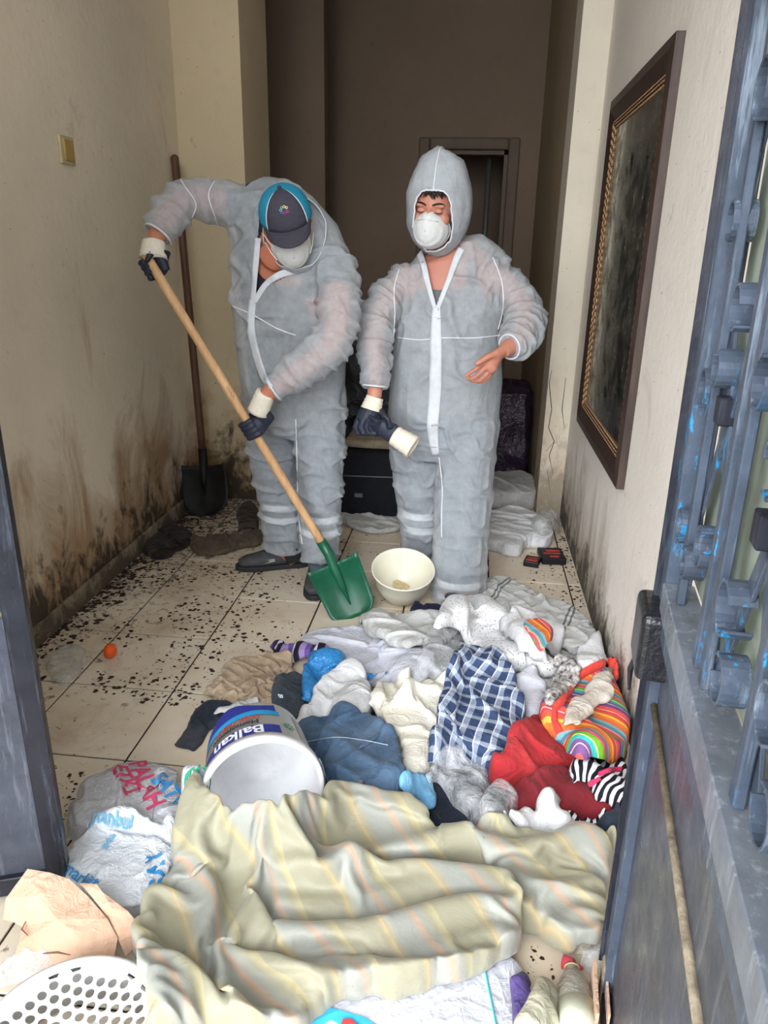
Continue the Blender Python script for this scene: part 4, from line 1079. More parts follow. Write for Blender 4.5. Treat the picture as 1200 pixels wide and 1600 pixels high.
def pbd(x, y, z, used, pin, rx, ry, sup, ex, ey, steps=42, its=5, bend=.72, grav=9.8):
    """settle a sheet with more cloth than ground: structured constraints, solved in conflict-free groups"""
    idx = -np.ones(used.shape, int); idx[used] = np.arange(used.sum()); P_ = np.c_[x, y, z]; Vv = np.zeros_like(P_)
    w = np.where(pin, 0.0, 1.0); I, J = np.nonzero(used); groups = []
    for (dx, dy, kind) in ((1,0,0),(0,1,0),(1,1,1),(1,-1,1),(2,0,2),(0,2,2),(4,0,3),(0,4,3)):
        par = (I//max(dx,1)) if dx else (J//max(dy,1))
        ok = (I+dx < used.shape[0]) & (J+dy >= 0) & (J+dy < used.shape[1])
        a_, b_ = I[ok], J[ok]; pr = par[ok]; e_ = idx[a_+dx, b_+dy]; s_ = idx[a_, b_]; m = e_ >= 0
        s_, e_, pr = s_[m], e_[m], pr[m]
        rest = math.hypot(dx*rx*ex, dy*ry*ey)
        for q_ in (0, 1):
            g = pr % 2 == q_
            if g.any():
                A, B = s_[g], e_[g]; ws = w[A]+w[B]; k_ = ws > 0; A, B, ws = A[k_], B[k_], ws[k_]
                groups.append((A, B, (w[A]/ws)[:, None], (w[B]/ws)[:, None], rest, kind))
    dt = 1/60.
    for st in range(steps):
        Vv[:, 2] -= grav*dt; Vv[pin] = 0; Q = P_ + Vv*dt
        for it in range(its):
            for A, B, wa, wb, rest, kind in groups:
                if kind >= 2 and it % 2: continue
                d = Q[B]-Q[A]; L = np.sqrt((d*d).sum(1))+1e-9
                if kind == 0: c = (L-rest)/L*.9
                elif kind == 1: c = (L-rest)/L*.35
                elif kind == 2: c = np.minimum(L-rest*bend, 0)/L*.6
                else: c = np.minimum(L-rest*bend*.62, 0)/L*.3
                d *= c[:, None]; Q[A] += wa*d; Q[B] -= wb*d
            low = Q[:, 2] < sup; Q[low, 2] = sup[low]
        Vv = (Q-P_)/dt*.90; Vv[low, :2] *= .4; P_ = Q
        sp = np.linalg.norm(Vv, axis=1); f = np.minimum(1, 1.2/np.maximum(sp, 1e-6)); Vv *= f[:, None]
    return P_
def cloth(name, outline, mat, H=.05, edge=.06, folds=((20,.08,.02),), crumple=(.010,.09), ridges=(), seed=0, cell=.0115, lift=.003,
          label=None, cat='cloth', group=None, parent=None, uvrot=0.0, wavy=.0, th=.0025, gerst=.5, stamp=True, ragged=.010, basek=2, plastic=False,
          ex=None, bend=None, steps=40, sub=1, hs=.95, grow=1.06):
    global HF
    H = H*hs
    if bend is None: bend = .40 if plastic else .60
    if ex is None: ex = (1.55, 1.5) if plastic else (1.55, 1.32)
    ov = np.array(outline, float); cm_ = ov.mean(0); ov = cm_+(ov-cm_)*grow; outline = ov; v0, v1 = ov[:, 1].min(), ov[:, 1].max()
    W3 = np.array([hit(u, v, .004+.55*H*(v1-v)/(v1-v0+1e-9)) for u, v in outline])
    poly = spline(W3[:, :2], 6, True)
    if ragged:
        s_ = np.arange(len(poly)); poly = poly + ragged*np.c_[vnoise(s_*.45+seed, s_*0+seed), vnoise(s_*.45+seed+9, s_*0+3)]
    poly[:, 0] = np.minimum(poly[:, 0], XR-.012)
    # the weave is laid along the main fold direction
    a = math.radians(folds[0][0] if folds else 0); ca, sa = math.cos(a), math.sin(a)
    pr = np.c_[poly[:, 0]*ca+poly[:, 1]*sa, -poly[:, 0]*sa+poly[:, 1]*ca]
    p0 = pr.min(0); p1 = pr.max(0)
    if (p1-p0).min() < cell*8: cell = (p1-p0).min()/8
    n_ = np.maximum(5, ((p1-p0)/cell).astype(int))
    gs, gt = np.meshgrid(np.linspace(p0[0], p1[0], n_[0]+1), np.linspace(p0[1], p1[1], n_[1]+1), indexing='ij')
    rx, ry = (p1-p0)/n_
    ins = in_poly(gs.ravel(), gt.ravel(), pr).reshape(gs.shape)
    d = seg_dist(gs, gt, np.vstack([pr, pr[:1]]))
    keep = ins | (d < cell*.5)
    cells = keep[:-1,:-1] & keep[1:,:-1] & keep[:-1,1:] & keep[1:,1:]
    used = np.zeros_like(keep); used[:-1,:-1] |= cells; used[1:,:-1] |= cells; used[:-1,1:] |= cells; used[1:,1:] |= cells
    full = np.zeros_like(keep); full[1:-1,1:-1] = cells[:-1,:-1] & cells[1:,:-1] & cells[:-1,1:] & cells[1:,1:]
    bnd = used & ~full
    den = spline(pr, 5, True); px, py = gs[bnd], gt[bnd]
    dd_ = (px[:, None]-den[:, 0])**2+(py[:, None]-den[:, 1])**2; k = dd_.argmin(1)
    ms, mt = gs.copy(), gt.copy(); gs = gs.copy(); gt = gt.copy(); gs[bnd] = den[k, 0]; gt[bnd] = den[k, 1]
    S_, T_ = gs[used], gt[used]; x = S_*ca-T_*sa; y = S_*sa+T_*ca
    pin = bnd[used]; dd = np.where(pin, 0, np.where(ins[used], d[used], 0))
    base = np.maximum(blur(maxf(HF, 2), basek), maxf(HF, 1)*.98)
    b = hf_at(x, y, base)
    t = np.clip(dd/edge, 0, 1); dome = np.sqrt(1-(1-t)**2)
    Fz = np.zeros_like(x)
    for (ang, lam, amp) in folds:
        a_ = math.radians(ang); s1 = x*math.cos(a_)+y*math.sin(a_); q1 = -x*math.sin(a_)+y*math.cos(a_)
        ph = 2*PI*s1/lam*.5+1.6*(vnoise(x*5+seed, y*5+seed*1.3)*1.5+vnoise(x*13+seed*2, y*13)*.5)
        Fz += amp*(1-np.abs(np.sin(ph)))*(.55+.45*vnoise(s1*1.2/lam+seed, q1*3.0+seed*.7))*1.3
    am, lc = crumple
    Fz += am*(vnoise(x/lc+seed, y/lc+seed*.37)+.6*vnoise(x/lc*2.3+seed*2, y/lc*2.3)+.5*vnoise(x/lc*4.7, y/lc*4.7+seed))
    sup = np.zeros_like(x)
    for (line, wd, ht) in ridges:
        L = np.array([hit(u, v, .3*H)[:2] for u, v in line]); L = spline(L, 5)
        rr = ht*np.exp(-(seg_dist(x, y, L)/wd)**2); Fz += rr; sup += .8*rr
    fade = np.clip(dd/(edge*.5), 0, 1)
    hem = .014*np.maximum(0, vnoise(x*22+seed, y*22+seed*.5))*(0 if stamp is None else 1)
    z = b + lift + H*dome + np.maximum(Fz, -.6*H*dome)*fade
    z = np.where(pin, b+lift+hem, np.maximum(z, b+lift))
    floor_ = np.maximum(b+lift, b+lift+(.72*H*dome+sup*fade)); floor_ = np.where(pin, -1, floor_)
    Pq = pbd(x, y, z, used, pin, rx, ry, floor_, ex[0], ex[1], steps, 5, bend)
    b2 = hf_at(Pq[:, 0], Pq[:, 1], base)
    Pq[:, 2] = np.maximum(Pq[:, 2], b2+lift*.6); Pq[:, 0] = np.minimum(Pq[:, 0], XR-.008)
    au = math.radians(uvrot)-a; ms, mt = ms[used]*ex[0], mt[used]*ex[1]
    ux = ms*math.cos(au)+mt*math.sin(au); uy = -ms*math.sin(au)+mt*math.cos(au)
    if wavy: ux = ux + wavy*vnoise(ms*7+seed, mt*7); uy = uy + wavy*vnoise(ms*7+5, mt*7+seed)
    idx = -np.ones(used.shape, int); idx[used] = np.arange(used.sum()); ci = np.argwhere(cells)
    F = np.c_[idx[ci[:,0],ci[:,1]], idx[ci[:,0]+1,ci[:,1]], idx[ci[:,0]+1,ci[:,1]+1], idx[ci[:,0],ci[:,1]+1]]
    me = bpy.data.meshes.new(name); me.from_pydata(Pq.tolist(), [], F.tolist()); me.update()
    uvl = me.uv_layers.new(name='UVMap'); li = np.empty(len(me.loops), np.int32); me.loops.foreach_get('vertex_index', li)
    uvl.data.foreach_set('uv', np.c_[ux[li], uy[li]].astype(np.float32).ravel())
    o = link(name, me, mat, parent, True)
    if sub:
        m_ = o.modifiers.new('smooth', 'SUBSURF'); m_.levels = sub; m_.render_levels = sub
    if th: solid(o, th, -1)
    if label: tag(o, label, cat, group)
    if stamp:
        for Wt_ in ((1,0,0,0),(.5,.5,0,0),(.5,0,0,.5),(.25,.25,.25,.25),(.5,0,.5,0)):
            Q = sum(Pq[F[:, k_]]*Wt_[k_] for k_ in range(4))
            ii = np.clip(((Q[:, 0]-GX0)/GS+.5).astype(int), 0, NX-1); jj = np.clip(((Q[:, 1]-GY0)/GS+.5).astype(int), 0, NY-1)
            np.maximum.at(HF, (ii, jj), Q[:, 2])
        np.maximum.at(HF, (np.clip(((Pq[:, 0]-GX0)/GS+.5).astype(int), 0, NX-1), np.clip(((Pq[:, 1]-GY0)/GS+.5).astype(int), 0, NY-1)), Pq[:, 2])
    return o
def stamp_disc(cx, cy, r, z):
    xs = GX0+GS*np.arange(NX)[:, None]; ys = GY0+GS*np.arange(NY)[None, :]
    m = (xs-cx)**2+(ys-cy)**2 < r*r; HF[m] = np.maximum(HF[m], z)
def text_mesh(txt, size, bold=False, depth=.0):
    cu = bpy.data.curves.new('t', 'FONT'); cu.body = txt; cu.size = size; cu.align_x = 'CENTER'; cu.align_y = 'CENTER'; cu.resolution_u = 3
    if bold: cu.offset = size*.022
    o = bpy.data.objects.new('t', cu); COL.objects.link(o); dg = bpy.context.evaluated_depsgraph_get(); dg.update()
    me = bpy.data.meshes.new_from_object(o.evaluated_get(dg)); bpy.data.objects.remove(o); bpy.data.curves.remove(cu)
    bm = bmesh.new(); bm.from_mesh(me); bmesh.ops.triangulate(bm, faces=bm.faces[:])
    for _ in range(6):
        long = [e for e in bm.edges if e.calc_length() > size*.16]
        if not long: break
        bmesh.ops.subdivide_edges(bm, edges=long, cuts=1, use_grid_fill=False); bmesh.ops.triangulate(bm, faces=bm.faces[:])
    bm.to_mesh(me); bm.free(); return me
def drape_text(txt, at, to, size, mat, parent, flip=1, bold=True, name='printed_text'):
    """print on a cloth: centre pixel at, reading towards pixel to"""
    o_ = hit(*at); t_ = hit(*to); ex = (t_-o_)[:2]; ex /= np.linalg.norm(ex); ey = np.array([-ex[1], ex[0]])*flip
    me = text_mesh(txt, size, bold); co = np.empty(len(me.vertices)*3); me.vertices.foreach_get('co', co); co = co.reshape(-1, 3)
    xy = o_[:2]+np.outer(co[:, 0], ex)+np.outer(co[:, 1], ey)
    sm = blur(HF, 1); z = np.maximum(hf_at(xy[:, 0], xy[:, 1], sm), hf_at(xy[:, 0], xy[:, 1]))+.005
    me.vertices.foreach_set('co', np.c_[xy, z].astype(np.float32).ravel()); me.update()
    return link(name, me, mat, parent)

# ------------------------------------------------------------------ cloth materials
def wrk(t, p, k=1.0, fine=300, fb=.25):
    r1 = t.ramp(t.noise(p, 11, 2, .5, 1.0), [(.38, 0), (.5, 1), (.62, 0)]); r2 = t.ramp(t.noise(p, 27, 2, .55, 1.2), [(.36, 0), (.5, 1), (.64, 0)])
    h = t.math('ADD', t.math('ADD', r1, t.math('MULTIPLY', r2, .45)), t.math('MULTIPLY', t.noise(p, fine, 2), fb))
    return t.bump(h, .36*k, .007)
def cmat(name, a, b=None, dirt=.25, rough=.9, scale=10, bump=.25, weave=420, dirtcol=None):
    t = NT(name); p = t.pos(); b = b or tuple(min(1, x*1.15) for x in a)
    c = t.ramp(t.noise(p, scale, 5, .6), [(.35, a), (.65, b)])
    if dirt:
        c = t.mix(t.math('MULTIPLY', t.ramp(t.noise(p, 7, 6, .7, .5), [(.52, 0), (.72, 1)]), dirt), c, dirtcol or sr(120,104,84))
        c = t.mix(t.math('MULTIPLY', t.ramp(t.noise(p, 60, 4, .7), [(.68, 0), (.74, 1)]), min(1, dirt*1.6)), c, sr(70,58,48))
    return t.done(t.bsdf(c, rough, wrk(t, p, 1.0, weave, bump), spec=.15, Sheen_Weight=.1))
def stripe_mat(name, stops, period=.1, axis=0, dirt=.15, interp='CONSTANT', bumpy=.2):
    t = NT(name); uv = t.uv(); s_ = t.sep(uv)[axis]
    f = t.math('FRACT', t.math('DIVIDE', s_, period))
    c = t.ramp(f, stops, interp)
    p = t.pos()
    if dirt: c = t.mix(t.math('MULTIPLY', t.ramp(t.noise(p, 9, 6, .7, .5), [(.54, 0), (.75, 1)]), dirt), c, sr(110,96,78))
    return t.done(t.bsdf(c, .85, wrk(t, p, .8), spec=.2))
def plaid_mat():
    t = NT('blue_plaid'); x, y, _ = t.sep(t.uv())
    def band(s_, per, w): return t.math('LESS_THAN', t.math('FRACT', t.math('DIVIDE', s_, per)), w)
    c = t.mix(band(x, .05, .42), sr(58,74,108), sr(176,188,208)); c2 = t.mix(band(y, .055, .3), sr(54,68,100), sr(196,206,222))
    c = t.mix(.42, c, c2); c = t.mix(t.math('MULTIPLY', band(x, .05, .08), .7), c, sr(228,232,238))
    p = t.pos(); c = t.mix(t.math('MULTIPLY', t.ramp(t.noise(p, 9, 5, .7), [(.58, 0), (.75, 1)]), .3), c, sr(90,80,70))
    return t.done(t.bsdf(c, .85, wrk(t, p, .9), spec=.2))
def lace_mat():
    t = NT('eyelet_lace'); uv = t.uv()
    vo = t.n('TexVoronoi', {'Vector': uv, 'Scale': 95.0}).outputs['Distance']
    c = t.mix(t.math('MULTIPLY', t.ramp(vo, [(.20, 1), (.26, 0)]), .75), sr(226,226,228), sr(70,64,60))
    p = t.pos(); c = t.mix(t.math('MULTIPLY', t.ramp(t.noise(p, 8, 5, .7, .4), [(.6, 0), (.72, 1)]), .5), c, sr(120,104,88))
    return t.done(t.bsdf(c, .9, t.bump(vo, .3, .003), spec=.15))
def zebra_mat():
    t = NT('zebra_print'); uv = t.uv()
    n = t.n('TexWave', {'Vector': t.map(uv, (14,14,14), (0,0,.5)), 'Scale': 1.0, 'Distortion': 5.0, 'Detail': 1.0}, wave_type='BANDS').outputs['Fac']
    c = t.ramp(n, [(.5, sr(26,26,36)), (.54, sr(228,228,234))], 'LINEAR')
    return t.done(t.bsdf(c, .85, spec=.2))
def plastic_mat(name, col=(.86,.88,.9), tr=.5, rough=.22, dirt=.0, wk=.4):
    t = NT(name); p = t.pos()
    c = col
    if dirt: c = t.mix(t.math('MULTIPLY', t.ramp(t.noise(p, 9, 6, .7, .5), [(.5, 0), (.7, 1)]), dirt), col, sr(140,126,106))
    r1 = t.ramp(t.noise(p, 13, 3, .55, 1.2), [(.38, 0), (.5, 1), (.62, 0)]); r2 = t.ramp(t.noise(p, 34, 2, .6, 1.0), [(.38, 0), (.5, 1), (.62, 0)])
    b = t.bsdf(c, rough, t.bump(t.math('ADD', r1, t.math('MULTIPLY', r2, .5)), wk, .008), spec=.6)
    if tr <= 0: return t.done(b)
    lw = t.ramp(t.noise(p, 16, 5, .7), [(.3, tr*.7), (.7, min(.9, tr*1.3))])
    return t.done(t.n('MixShader', {0: lw, 1: b, 2: t.n('BsdfTransparent', {'Color': (.96,.97,.98)}).outputs[0]}).outputs[0])
M['white'] = cmat('white_cotton', sr(202,202,204), sr(224,224,226), .28)
M['white2'] = cmat('grey_white_cotton', sr(182,182,180), sr(206,206,204), .4)
M['white3'] = cmat('bluish_white_cotton', sr(190,192,204), sr(214,214,222), .18)
M['cream'] = cmat('cream_towelling', sr(214,208,192), sr(234,230,218), .25, bump=.6, weave=260)
M['beige'] = cmat('beige_rag', sr(150,136,116), sr(180,166,144), .5)
M['jeans'] = cmat('blue_denim', sr(62,86,112), sr(90,114,140), .14, weave=350, bump=.35)
M['navy'] = cmat('dark_navy_denim', sr(30,36,48), sr(46,54,68), .2)
M['navy2'] = cmat('navy_cloth', sr(24,30,50), sr(34,42,66), .05)
M['red'] = cmat('red_cotton', sr(160,40,46), sr(182,54,58), .12)
M['maroon'] = cmat('maroon_fleece', sr(118,34,44), sr(142,46,54), .1, bump=.6, weave=200)
M['nylon'] = cmat('beige_nylon', sr(160,138,114), sr(190,170,146), .4)
M['purple'] = cmat('purple_cloth', sr(70,56,110), sr(92,76,132), .1)
M['darkbag'] = plastic_mat('black_plastic', (.012,.014,.022), 0, .3)
M['purplebag'] = plastic_mat('dark_purple_plastic', (.028,.014,.034), 0, .3)
M['bluebag'] = plastic_mat('blue_plastic', sr(48,132,196), 0, .3)
M['clear'] = plastic_mat('clear_plastic', (.80,.82,.84), .66, .12)
M['clear2'] = plastic_mat('clear_dusty_plastic', (.68,.68,.66), .60, .2, .5)
M['carrier'] = plastic_mat('white_carrier_plastic', (.74,.77,.82), .12, .35, .15)
M['carrier2'] = plastic_mat('milky_carrier_plastic', (.62,.62,.66), .30, .35, .25)
M['plaid'] = plaid_mat(); M['lace'] = lace_mat(); M['zebra'] = zebra_mat()
M['pink'] = cmat('pink_binding', sr(196,50,92), None, 0)
M['txt_red'] = simple('print_red', sr(196,60,96), .6, var=.05); M['txt_blue'] = simple('print_blue', sr(52,136,196), .6, var=.05)
M['txt_lb'] = simple('print_pale_blue', sr(112,172,206), .6, var=.05); M['txt_green'] = simple('print_green', sr(38,150,110), .6, var=.05)
M['rainbow'] = stripe_mat('rainbow_stripes', [(0,sr(232,128,56)),(.07,sr(240,184,84)),(.12,sr(226,92,56)),(.18,sr(214,70,96)),(.22,sr(240,190,170)),(.24,sr(226,92,84)),(.34,sr(122,84,138)),(.44,sr(210,214,190)),(.455,sr(122,84,138)),(.52,sr(56,180,170)),(.60,sr(236,236,150)),(.62,sr(110,170,48)),(.70,sr(224,80,120)),(.77,sr(240,170,90)),(.80,sr(90,140,160)),(.88,sr(120,180,190)),(.93,sr(226,110,70))], .20, 0, .08)
def curtain_mat():
    t = NT('khaki_striped_curtain'); uv = t.uv(); s_ = t.sep(uv)[0]; p = t.pos()
    f = t.math('FRACT', t.math('DIVIDE', s_, .235))
    G = sr(150,146,124); G2 = sr(150,151,142)
    c = t.ramp(f, [(0,G),(.26,G),(.30,sr(164,152,120)),(.325,sr(182,160,122)),(.345,sr(162,154,126)),(.42,G2),(.60,G2),(.64,sr(168,150,130)),(.68,sr(176,150,130)),(.71,G2),(.80,G),(.88,sr(172,160,122)),(.90,G),(1,G)])
    c = t.mix(t.math('MULTIPLY', t.ramp(t.noise(p, 6, 6, .7, .5), [(.55, 0), (.74, 1)]), .35), c, sr(122,106,84))
    c = t.mix(t.math('MULTIPLY', t.ramp(t.noise(p, 55, 4, .7), [(.69, 0), (.75, 1)]), .5), c, sr(70,60,50))
    return t.done(t.bsdf(c, .55, wrk(t, p, .3, 380, .06), spec=.35, Sheen_Weight=.2))
M['curtain'] = curtain_mat()
M['cardboard'] = cmat('brown_cardboard', sr(196,158,132), sr(212,176,150), .15, .85, bump=.1, weave=200)
M['offwhite'] = plastic_mat('ivory_plastic', sr(226,222,204), 0, .35, .0, .05)
M['pail'] = plastic_mat('white_pail_plastic', sr(240,240,242), 0, .35, .16, .05)
M['wplastic'] = plastic_mat('white_basket_plastic', sr(226,228,230), 0, .35, .15, .05)
# ------------------------------------------------------------------ things behind and beside the people
def soft_block(name, lo, hi, mat, parent=None, bulge=.02, seed=0, bev=.03):
    """a stuffed soft case: rounded box with uneven faces"""
    q = MB(); q.box(lo, hi); V, N, F = remesh(q, .018, 6)
    V = V + N*(bulge*(1-2*np.abs(vnoise(V[:,0]*9+seed, V[:,1]*9, V[:,2]*9))))[:, None]; V[:, 2] = np.maximum(V[:, 2], lo[2]+.001)
    return link(name, mesh_from(name, V, F), mat, parent, True)
M['case'] = simple('black_suitcase_fabric', sr(20,22,30), .8, var=.3, scale=50, bump=.3)
M['zip'] = simple('zip_grey', sr(110,114,120), .5)
sc = empty('suitcase', label='black fabric suitcase lying on the floor between the two people', cat='suitcase')
x0, x1 = PY(532,760,3.95)[0], PY(640,760,3.95)[0]
zt = PY(580,706,3.95)[2]; zb = .0
q = MB(); q.box((x0,3.95,zb+.01), (x1,4.30,zt)); bevel(q.build('case_body', M['case'], sc), .02, 3)
zz = PY(580,747,3.945)[2]
q = MB(); q.tube([(x0+.01,3.947,zz+.004),(x1-.01,3.947,zz+.012)], .004, 6); q.build('zip', M['zip'], sc, True)
c = PY(560,774,3.94); q = MB(); q.box((c[0]-.022,3.938,c[2]-.011), (c[0]+.022,3.949,c[2]+.011)); q.build('metal_tag', M['zip'], sc)
root_at(sc, ((x0+x1)/2, 4.1, 0))
zt2 = PY(575,688,4.0)[2]
o = soft_block('folded_tarpaulin', (x0+.01,3.99,zt+.003), (x1-.03,4.28,zt2), M['beige'], None, .004, 2.0); tag(o, 'folded beige tarpaulin lying on the black suitcase', 'tarpaulin')
o = soft_block('rubbish_sack', (PY(528,600,4.35)[0],4.37,.02), (PY(650,600,4.35)[0],4.66,PY(570,535,4.4)[2]), M['darkbag'], None, .03, 5.0); tag(o, 'full black rubbish sack standing behind the suitcase', 'sack')
o = soft_block('rubbish_sack', (PY(745,600,4.75)[0],4.75,.02), (.385,5.1,PY(800,612,4.75)[2]), M['purplebag'], None, .035, 9.0); tag(o, 'dark purple rubbish sack in the passage behind the standing person', 'sack')
c = PY(794,612,4.72)
cloth('crumpled_sheet', [(534,806),(560,796),(600,795),(630,797),(628,822),(596,833),(560,828)], M['white2'], .035, .04, ((60,.07,.02),), (.012,.06), seed=3, label='crumpled white sheet on the floor in front of the suitcase')
cloth('cloth_bundle', [(758,770),(768,748),(790,742),(822,745),(836,768),(832,792),(790,796),(762,792)], M['white2'], .17, .07, ((30,.12,.02),), (.02,.10), seed=4, label='round beige cloth bundle against the cracked pier')
cloth('cloth_heap', [(756,812),(780,800),(810,795),(838,812),(858,838),(848,858),(826,852),(806,868),(770,856),(752,848)], M['white'], .10, .06, ((70,.08,.025),(10,.11,.015)), (.016,.07), seed=6, label='heap of off-white cloth behind the standing person\'s leg')
cloth('clear_plastic_bag', [(832,815),(842,800),(862,800),(876,815),(870,838),(846,842)], M['clear2'], .10, .05, ((0,.06,.01),), (.02,.05), seed=8, th=0, plastic=True, label='small clear plastic bag at the foot of the cracked pier', cat='bag')
M['pack'] = simple('black_packet', sr(26,24,28), .4); M['packred'] = simple('packet_red_print', sr(196,74,66), .5)
def packet(name, label, u, v, w, d, hgt, rz, bands):
    p = PZ(u, v, 0); e = empty(name, (p[0], p[1], 0), label, 'packet', 'black packets by the right wall'); e.rotation_euler = (0,0,rz)
    q = MB(); q.box((-w/2,-d/2,.002), (w/2,d/2,hgt)); bevel(q.build('packet_body', M['pack'], e), .004, 2)
    for (bx, by, bw, bh) in bands:
        q = MB(); q.box((bx-bw/2,by-bh/2,hgt), (bx+bw/2,by+bh/2,hgt+.0012)); q.build('printed_band', M['packred'], e)
    return e
packet('black_packet', 'larger black packet with red print nearest the right wall', 861, 874, .12, .15, .035, .1, ((.01,.03,.07,.022),(.0,-.004,.085,.014),(.005,-.045,.045,.018)))
packet('black_packet', 'smaller black packet with red print left of the larger one', 831, 882, .075, .085, .03, -.25, ((0,.012,.05,.010),(.0,-.018,.055,.022)))
# rag heap and muddy scraps along the left wall
cloth('muddy_rag', [(228,862),(240,838),(262,826),(286,826),(294,842),(270,866),(246,872)], cmat('black_mud', sr(34,28,26), sr(52,44,40), .3), .06, .05, ((30,.06,.02),), (.022,.05), seed=11, label='black muddy rag heap at the foot of the left wall')
cloth('muddy_rag', [(302,848),(330,838),(372,836),(402,828),(410,846),(370,858),(330,868),(304,864)], cmat('brown_mud', sr(76,62,50), sr(104,88,72), .5), .03, .04, ((40,.06,.015),), (.014,.05), seed=12, label='flat brown muddy rag in front of the leaning shovel')
cloth('muddy_rag', [(372,796),(392,782),(402,800),(398,826),(376,830)], cmat('dark_mud', sr(52,42,36), sr(78,66,56), .4), .05, .04, ((60,.06,.015),), (.014,.05), seed=13, label='dark muddy rag between the leaning shovel and the bending person')
# orange plastic ball
q = MB(); c = V3(PZ(172,1017,.028)); q.ell(c, (.024,.027,.028), None, 24, 16)
Vb, Nb, Fb = np.array(q.V), None, q.F
o = q.build('orange_ball', simple('orange_plastic', sr(236,92,32), .45, var=.1), None, True); tag(o, 'small bright orange ball on the dirty tiles', 'ball')
q = MB(); q.tube([c+Vector((-.006,.0,.027)), c+Vector((-.004,-.004,.033))], [.004,.002], 8); q.build('stem_end', simple('orange_stem', sr(160,80,30), .6), o, True)
cloth('clear_plastic_bag', [(76,1042),(84,1018),(108,1008),(128,1016),(126,1048),(104,1066),(80,1064)], M['clear2'], .045, .04, ((20,.05,.01),), (.018,.05), seed=14, th=0, plastic=True, label='flattened clear plastic bag beside the left wall', cat='bag')

# cream bowl tipped towards us
bw = empty('basin', label='large cream plastic bowl tipped on its side beside the green shovel', cat='bowl')
bc = V3(PY(629,912,2.92)); ax = Vector((.06,-.30,.95)).normalized()
e1 = ax.cross(Vector((0,0,1))).normalized(); e2 = ax.cross(e1)
MM = Matrix((e1, e2, ax)).transposed().to_4x4(); MM.translation = bc
prof = [(.001,-.145),(.05,-.143),(.072,-.135),(.100,-.100),(.122,-.045),(.132,.008),(.137,.014),(.139,.020),(.134,.022),(.127,.008),(.118,-.043),(.095,-.095),(.067,-.126),(.001,-.134)]
q = MB(); q.lathe(prof, 48, MM); ob = q.build('bowl_shell', M['offwhite'], bw, True)
lowz = min(v.co.z for v in ob.data.vertices); ob.data.transform(Matrix.Translation((0,0,-lowz+.002))); MM.translation = bc+Vector((0,0,-lowz+.002))
q = MB(); n = 28; V = []
for k in range(n):
    a = 2*PI*k/n; r = .062*(1+.25*math.sin(a*3)+.12*math.sin(a*5+1)); x_, y_ = r*math.cos(a)+.0, .8*r*math.sin(a)-.012
    V.append(MM @ Vector((x_, y_, -.131+.9*max(0, math.hypot(x_,y_)-.055)+.0015)))
q.add(V+[MM @ Vector((0,-.012,-.130))], [(k,(k+1)%n,n) for k in range(n)]); q.build('dried_residue', simple('residue_beige', sr(196,178,140), .7, var=.2, scale=60), bw, True)
root_at(bw, (bc.x, bc.y, 0)); stamp_disc(bc.x, bc.y, .07, .06)

# ------------------------------------------------------------------ main heap, back to front
cloth('blanket', [(540,1150),(560,1100),(640,1070),(760,1060),(880,1060),(960,1100),(972,1200),(968,1330),(860,1345),(700,1330),(600,1310),(560,1240)], M['navy'], .04, .05, ((30,.14,.02),), (.016,.10), seed=18, grow=1.0, label='dark navy blanket at the bottom of the clothes heap', cat='blanket')
cloth('bed_sheet', [(600,1000),(700,970),(800,985),(900,1010),(960,1050),(900,1090),(780,1090),(660,1080)], M['white2'], .04, .05, ((60,.10,.02),), (.016,.10), seed=19, grow=1.0, label='grey white sheet spread under the lace cloth and the towel', cat='sheet')
cloth('pillowcase', [(756,930),(762,912),(786,903),(812,916),(842,934),(884,950),(912,975),(926,1004),(905,1020),(860,1010),(810,1000),(770,985),(752,960)], stripe_mat('pillowcase_stripes', [(0,sr(206,206,204)),(.90,sr(120,124,120)),(.925,sr(206,206,204)),(.95,sr(120,124,120)),(.975,sr(206,206,204))], .42, 0, .2), .06, .07, ((30,.16,.02),), (.010,.12), seed=20, uvrot=-20, label='off-white pillowcase with thin grey stripes by the right wall', cat='pillowcase')
cloth('navy_cloth', [(644,958),(656,948),(680,944),(692,956),(688,976),(664,982),(648,974)], M['navy2'], .03, .03, ((20,.06,.01),), (.008,.06), seed=21, label='small navy cloth beside the cream bowl')
cloth('bed_sheet', [(482,1000),(500,988),(540,982),(590,990),(640,1010),(668,1030),(664,1070),(620,1078),(560,1060),(510,1044),(486,1020)], M['white3'], .055, .07, ((75,.09,.03),(110,.13,.015)), (.014,.09), seed=22, label='bluish white bed sheet spread left of the lace cloth', cat='sheet')
cloth('pillowcase', [(568,962),(590,958),(640,968),(700,972),(712,990),(690,1008),(640,1014),(600,1010),(572,990)], M['white2'], .05, .05, ((80,.09,.022),), (.012,.09), seed=23, label='grey white pillowcase in front of the cream bowl', cat='pillowcase')
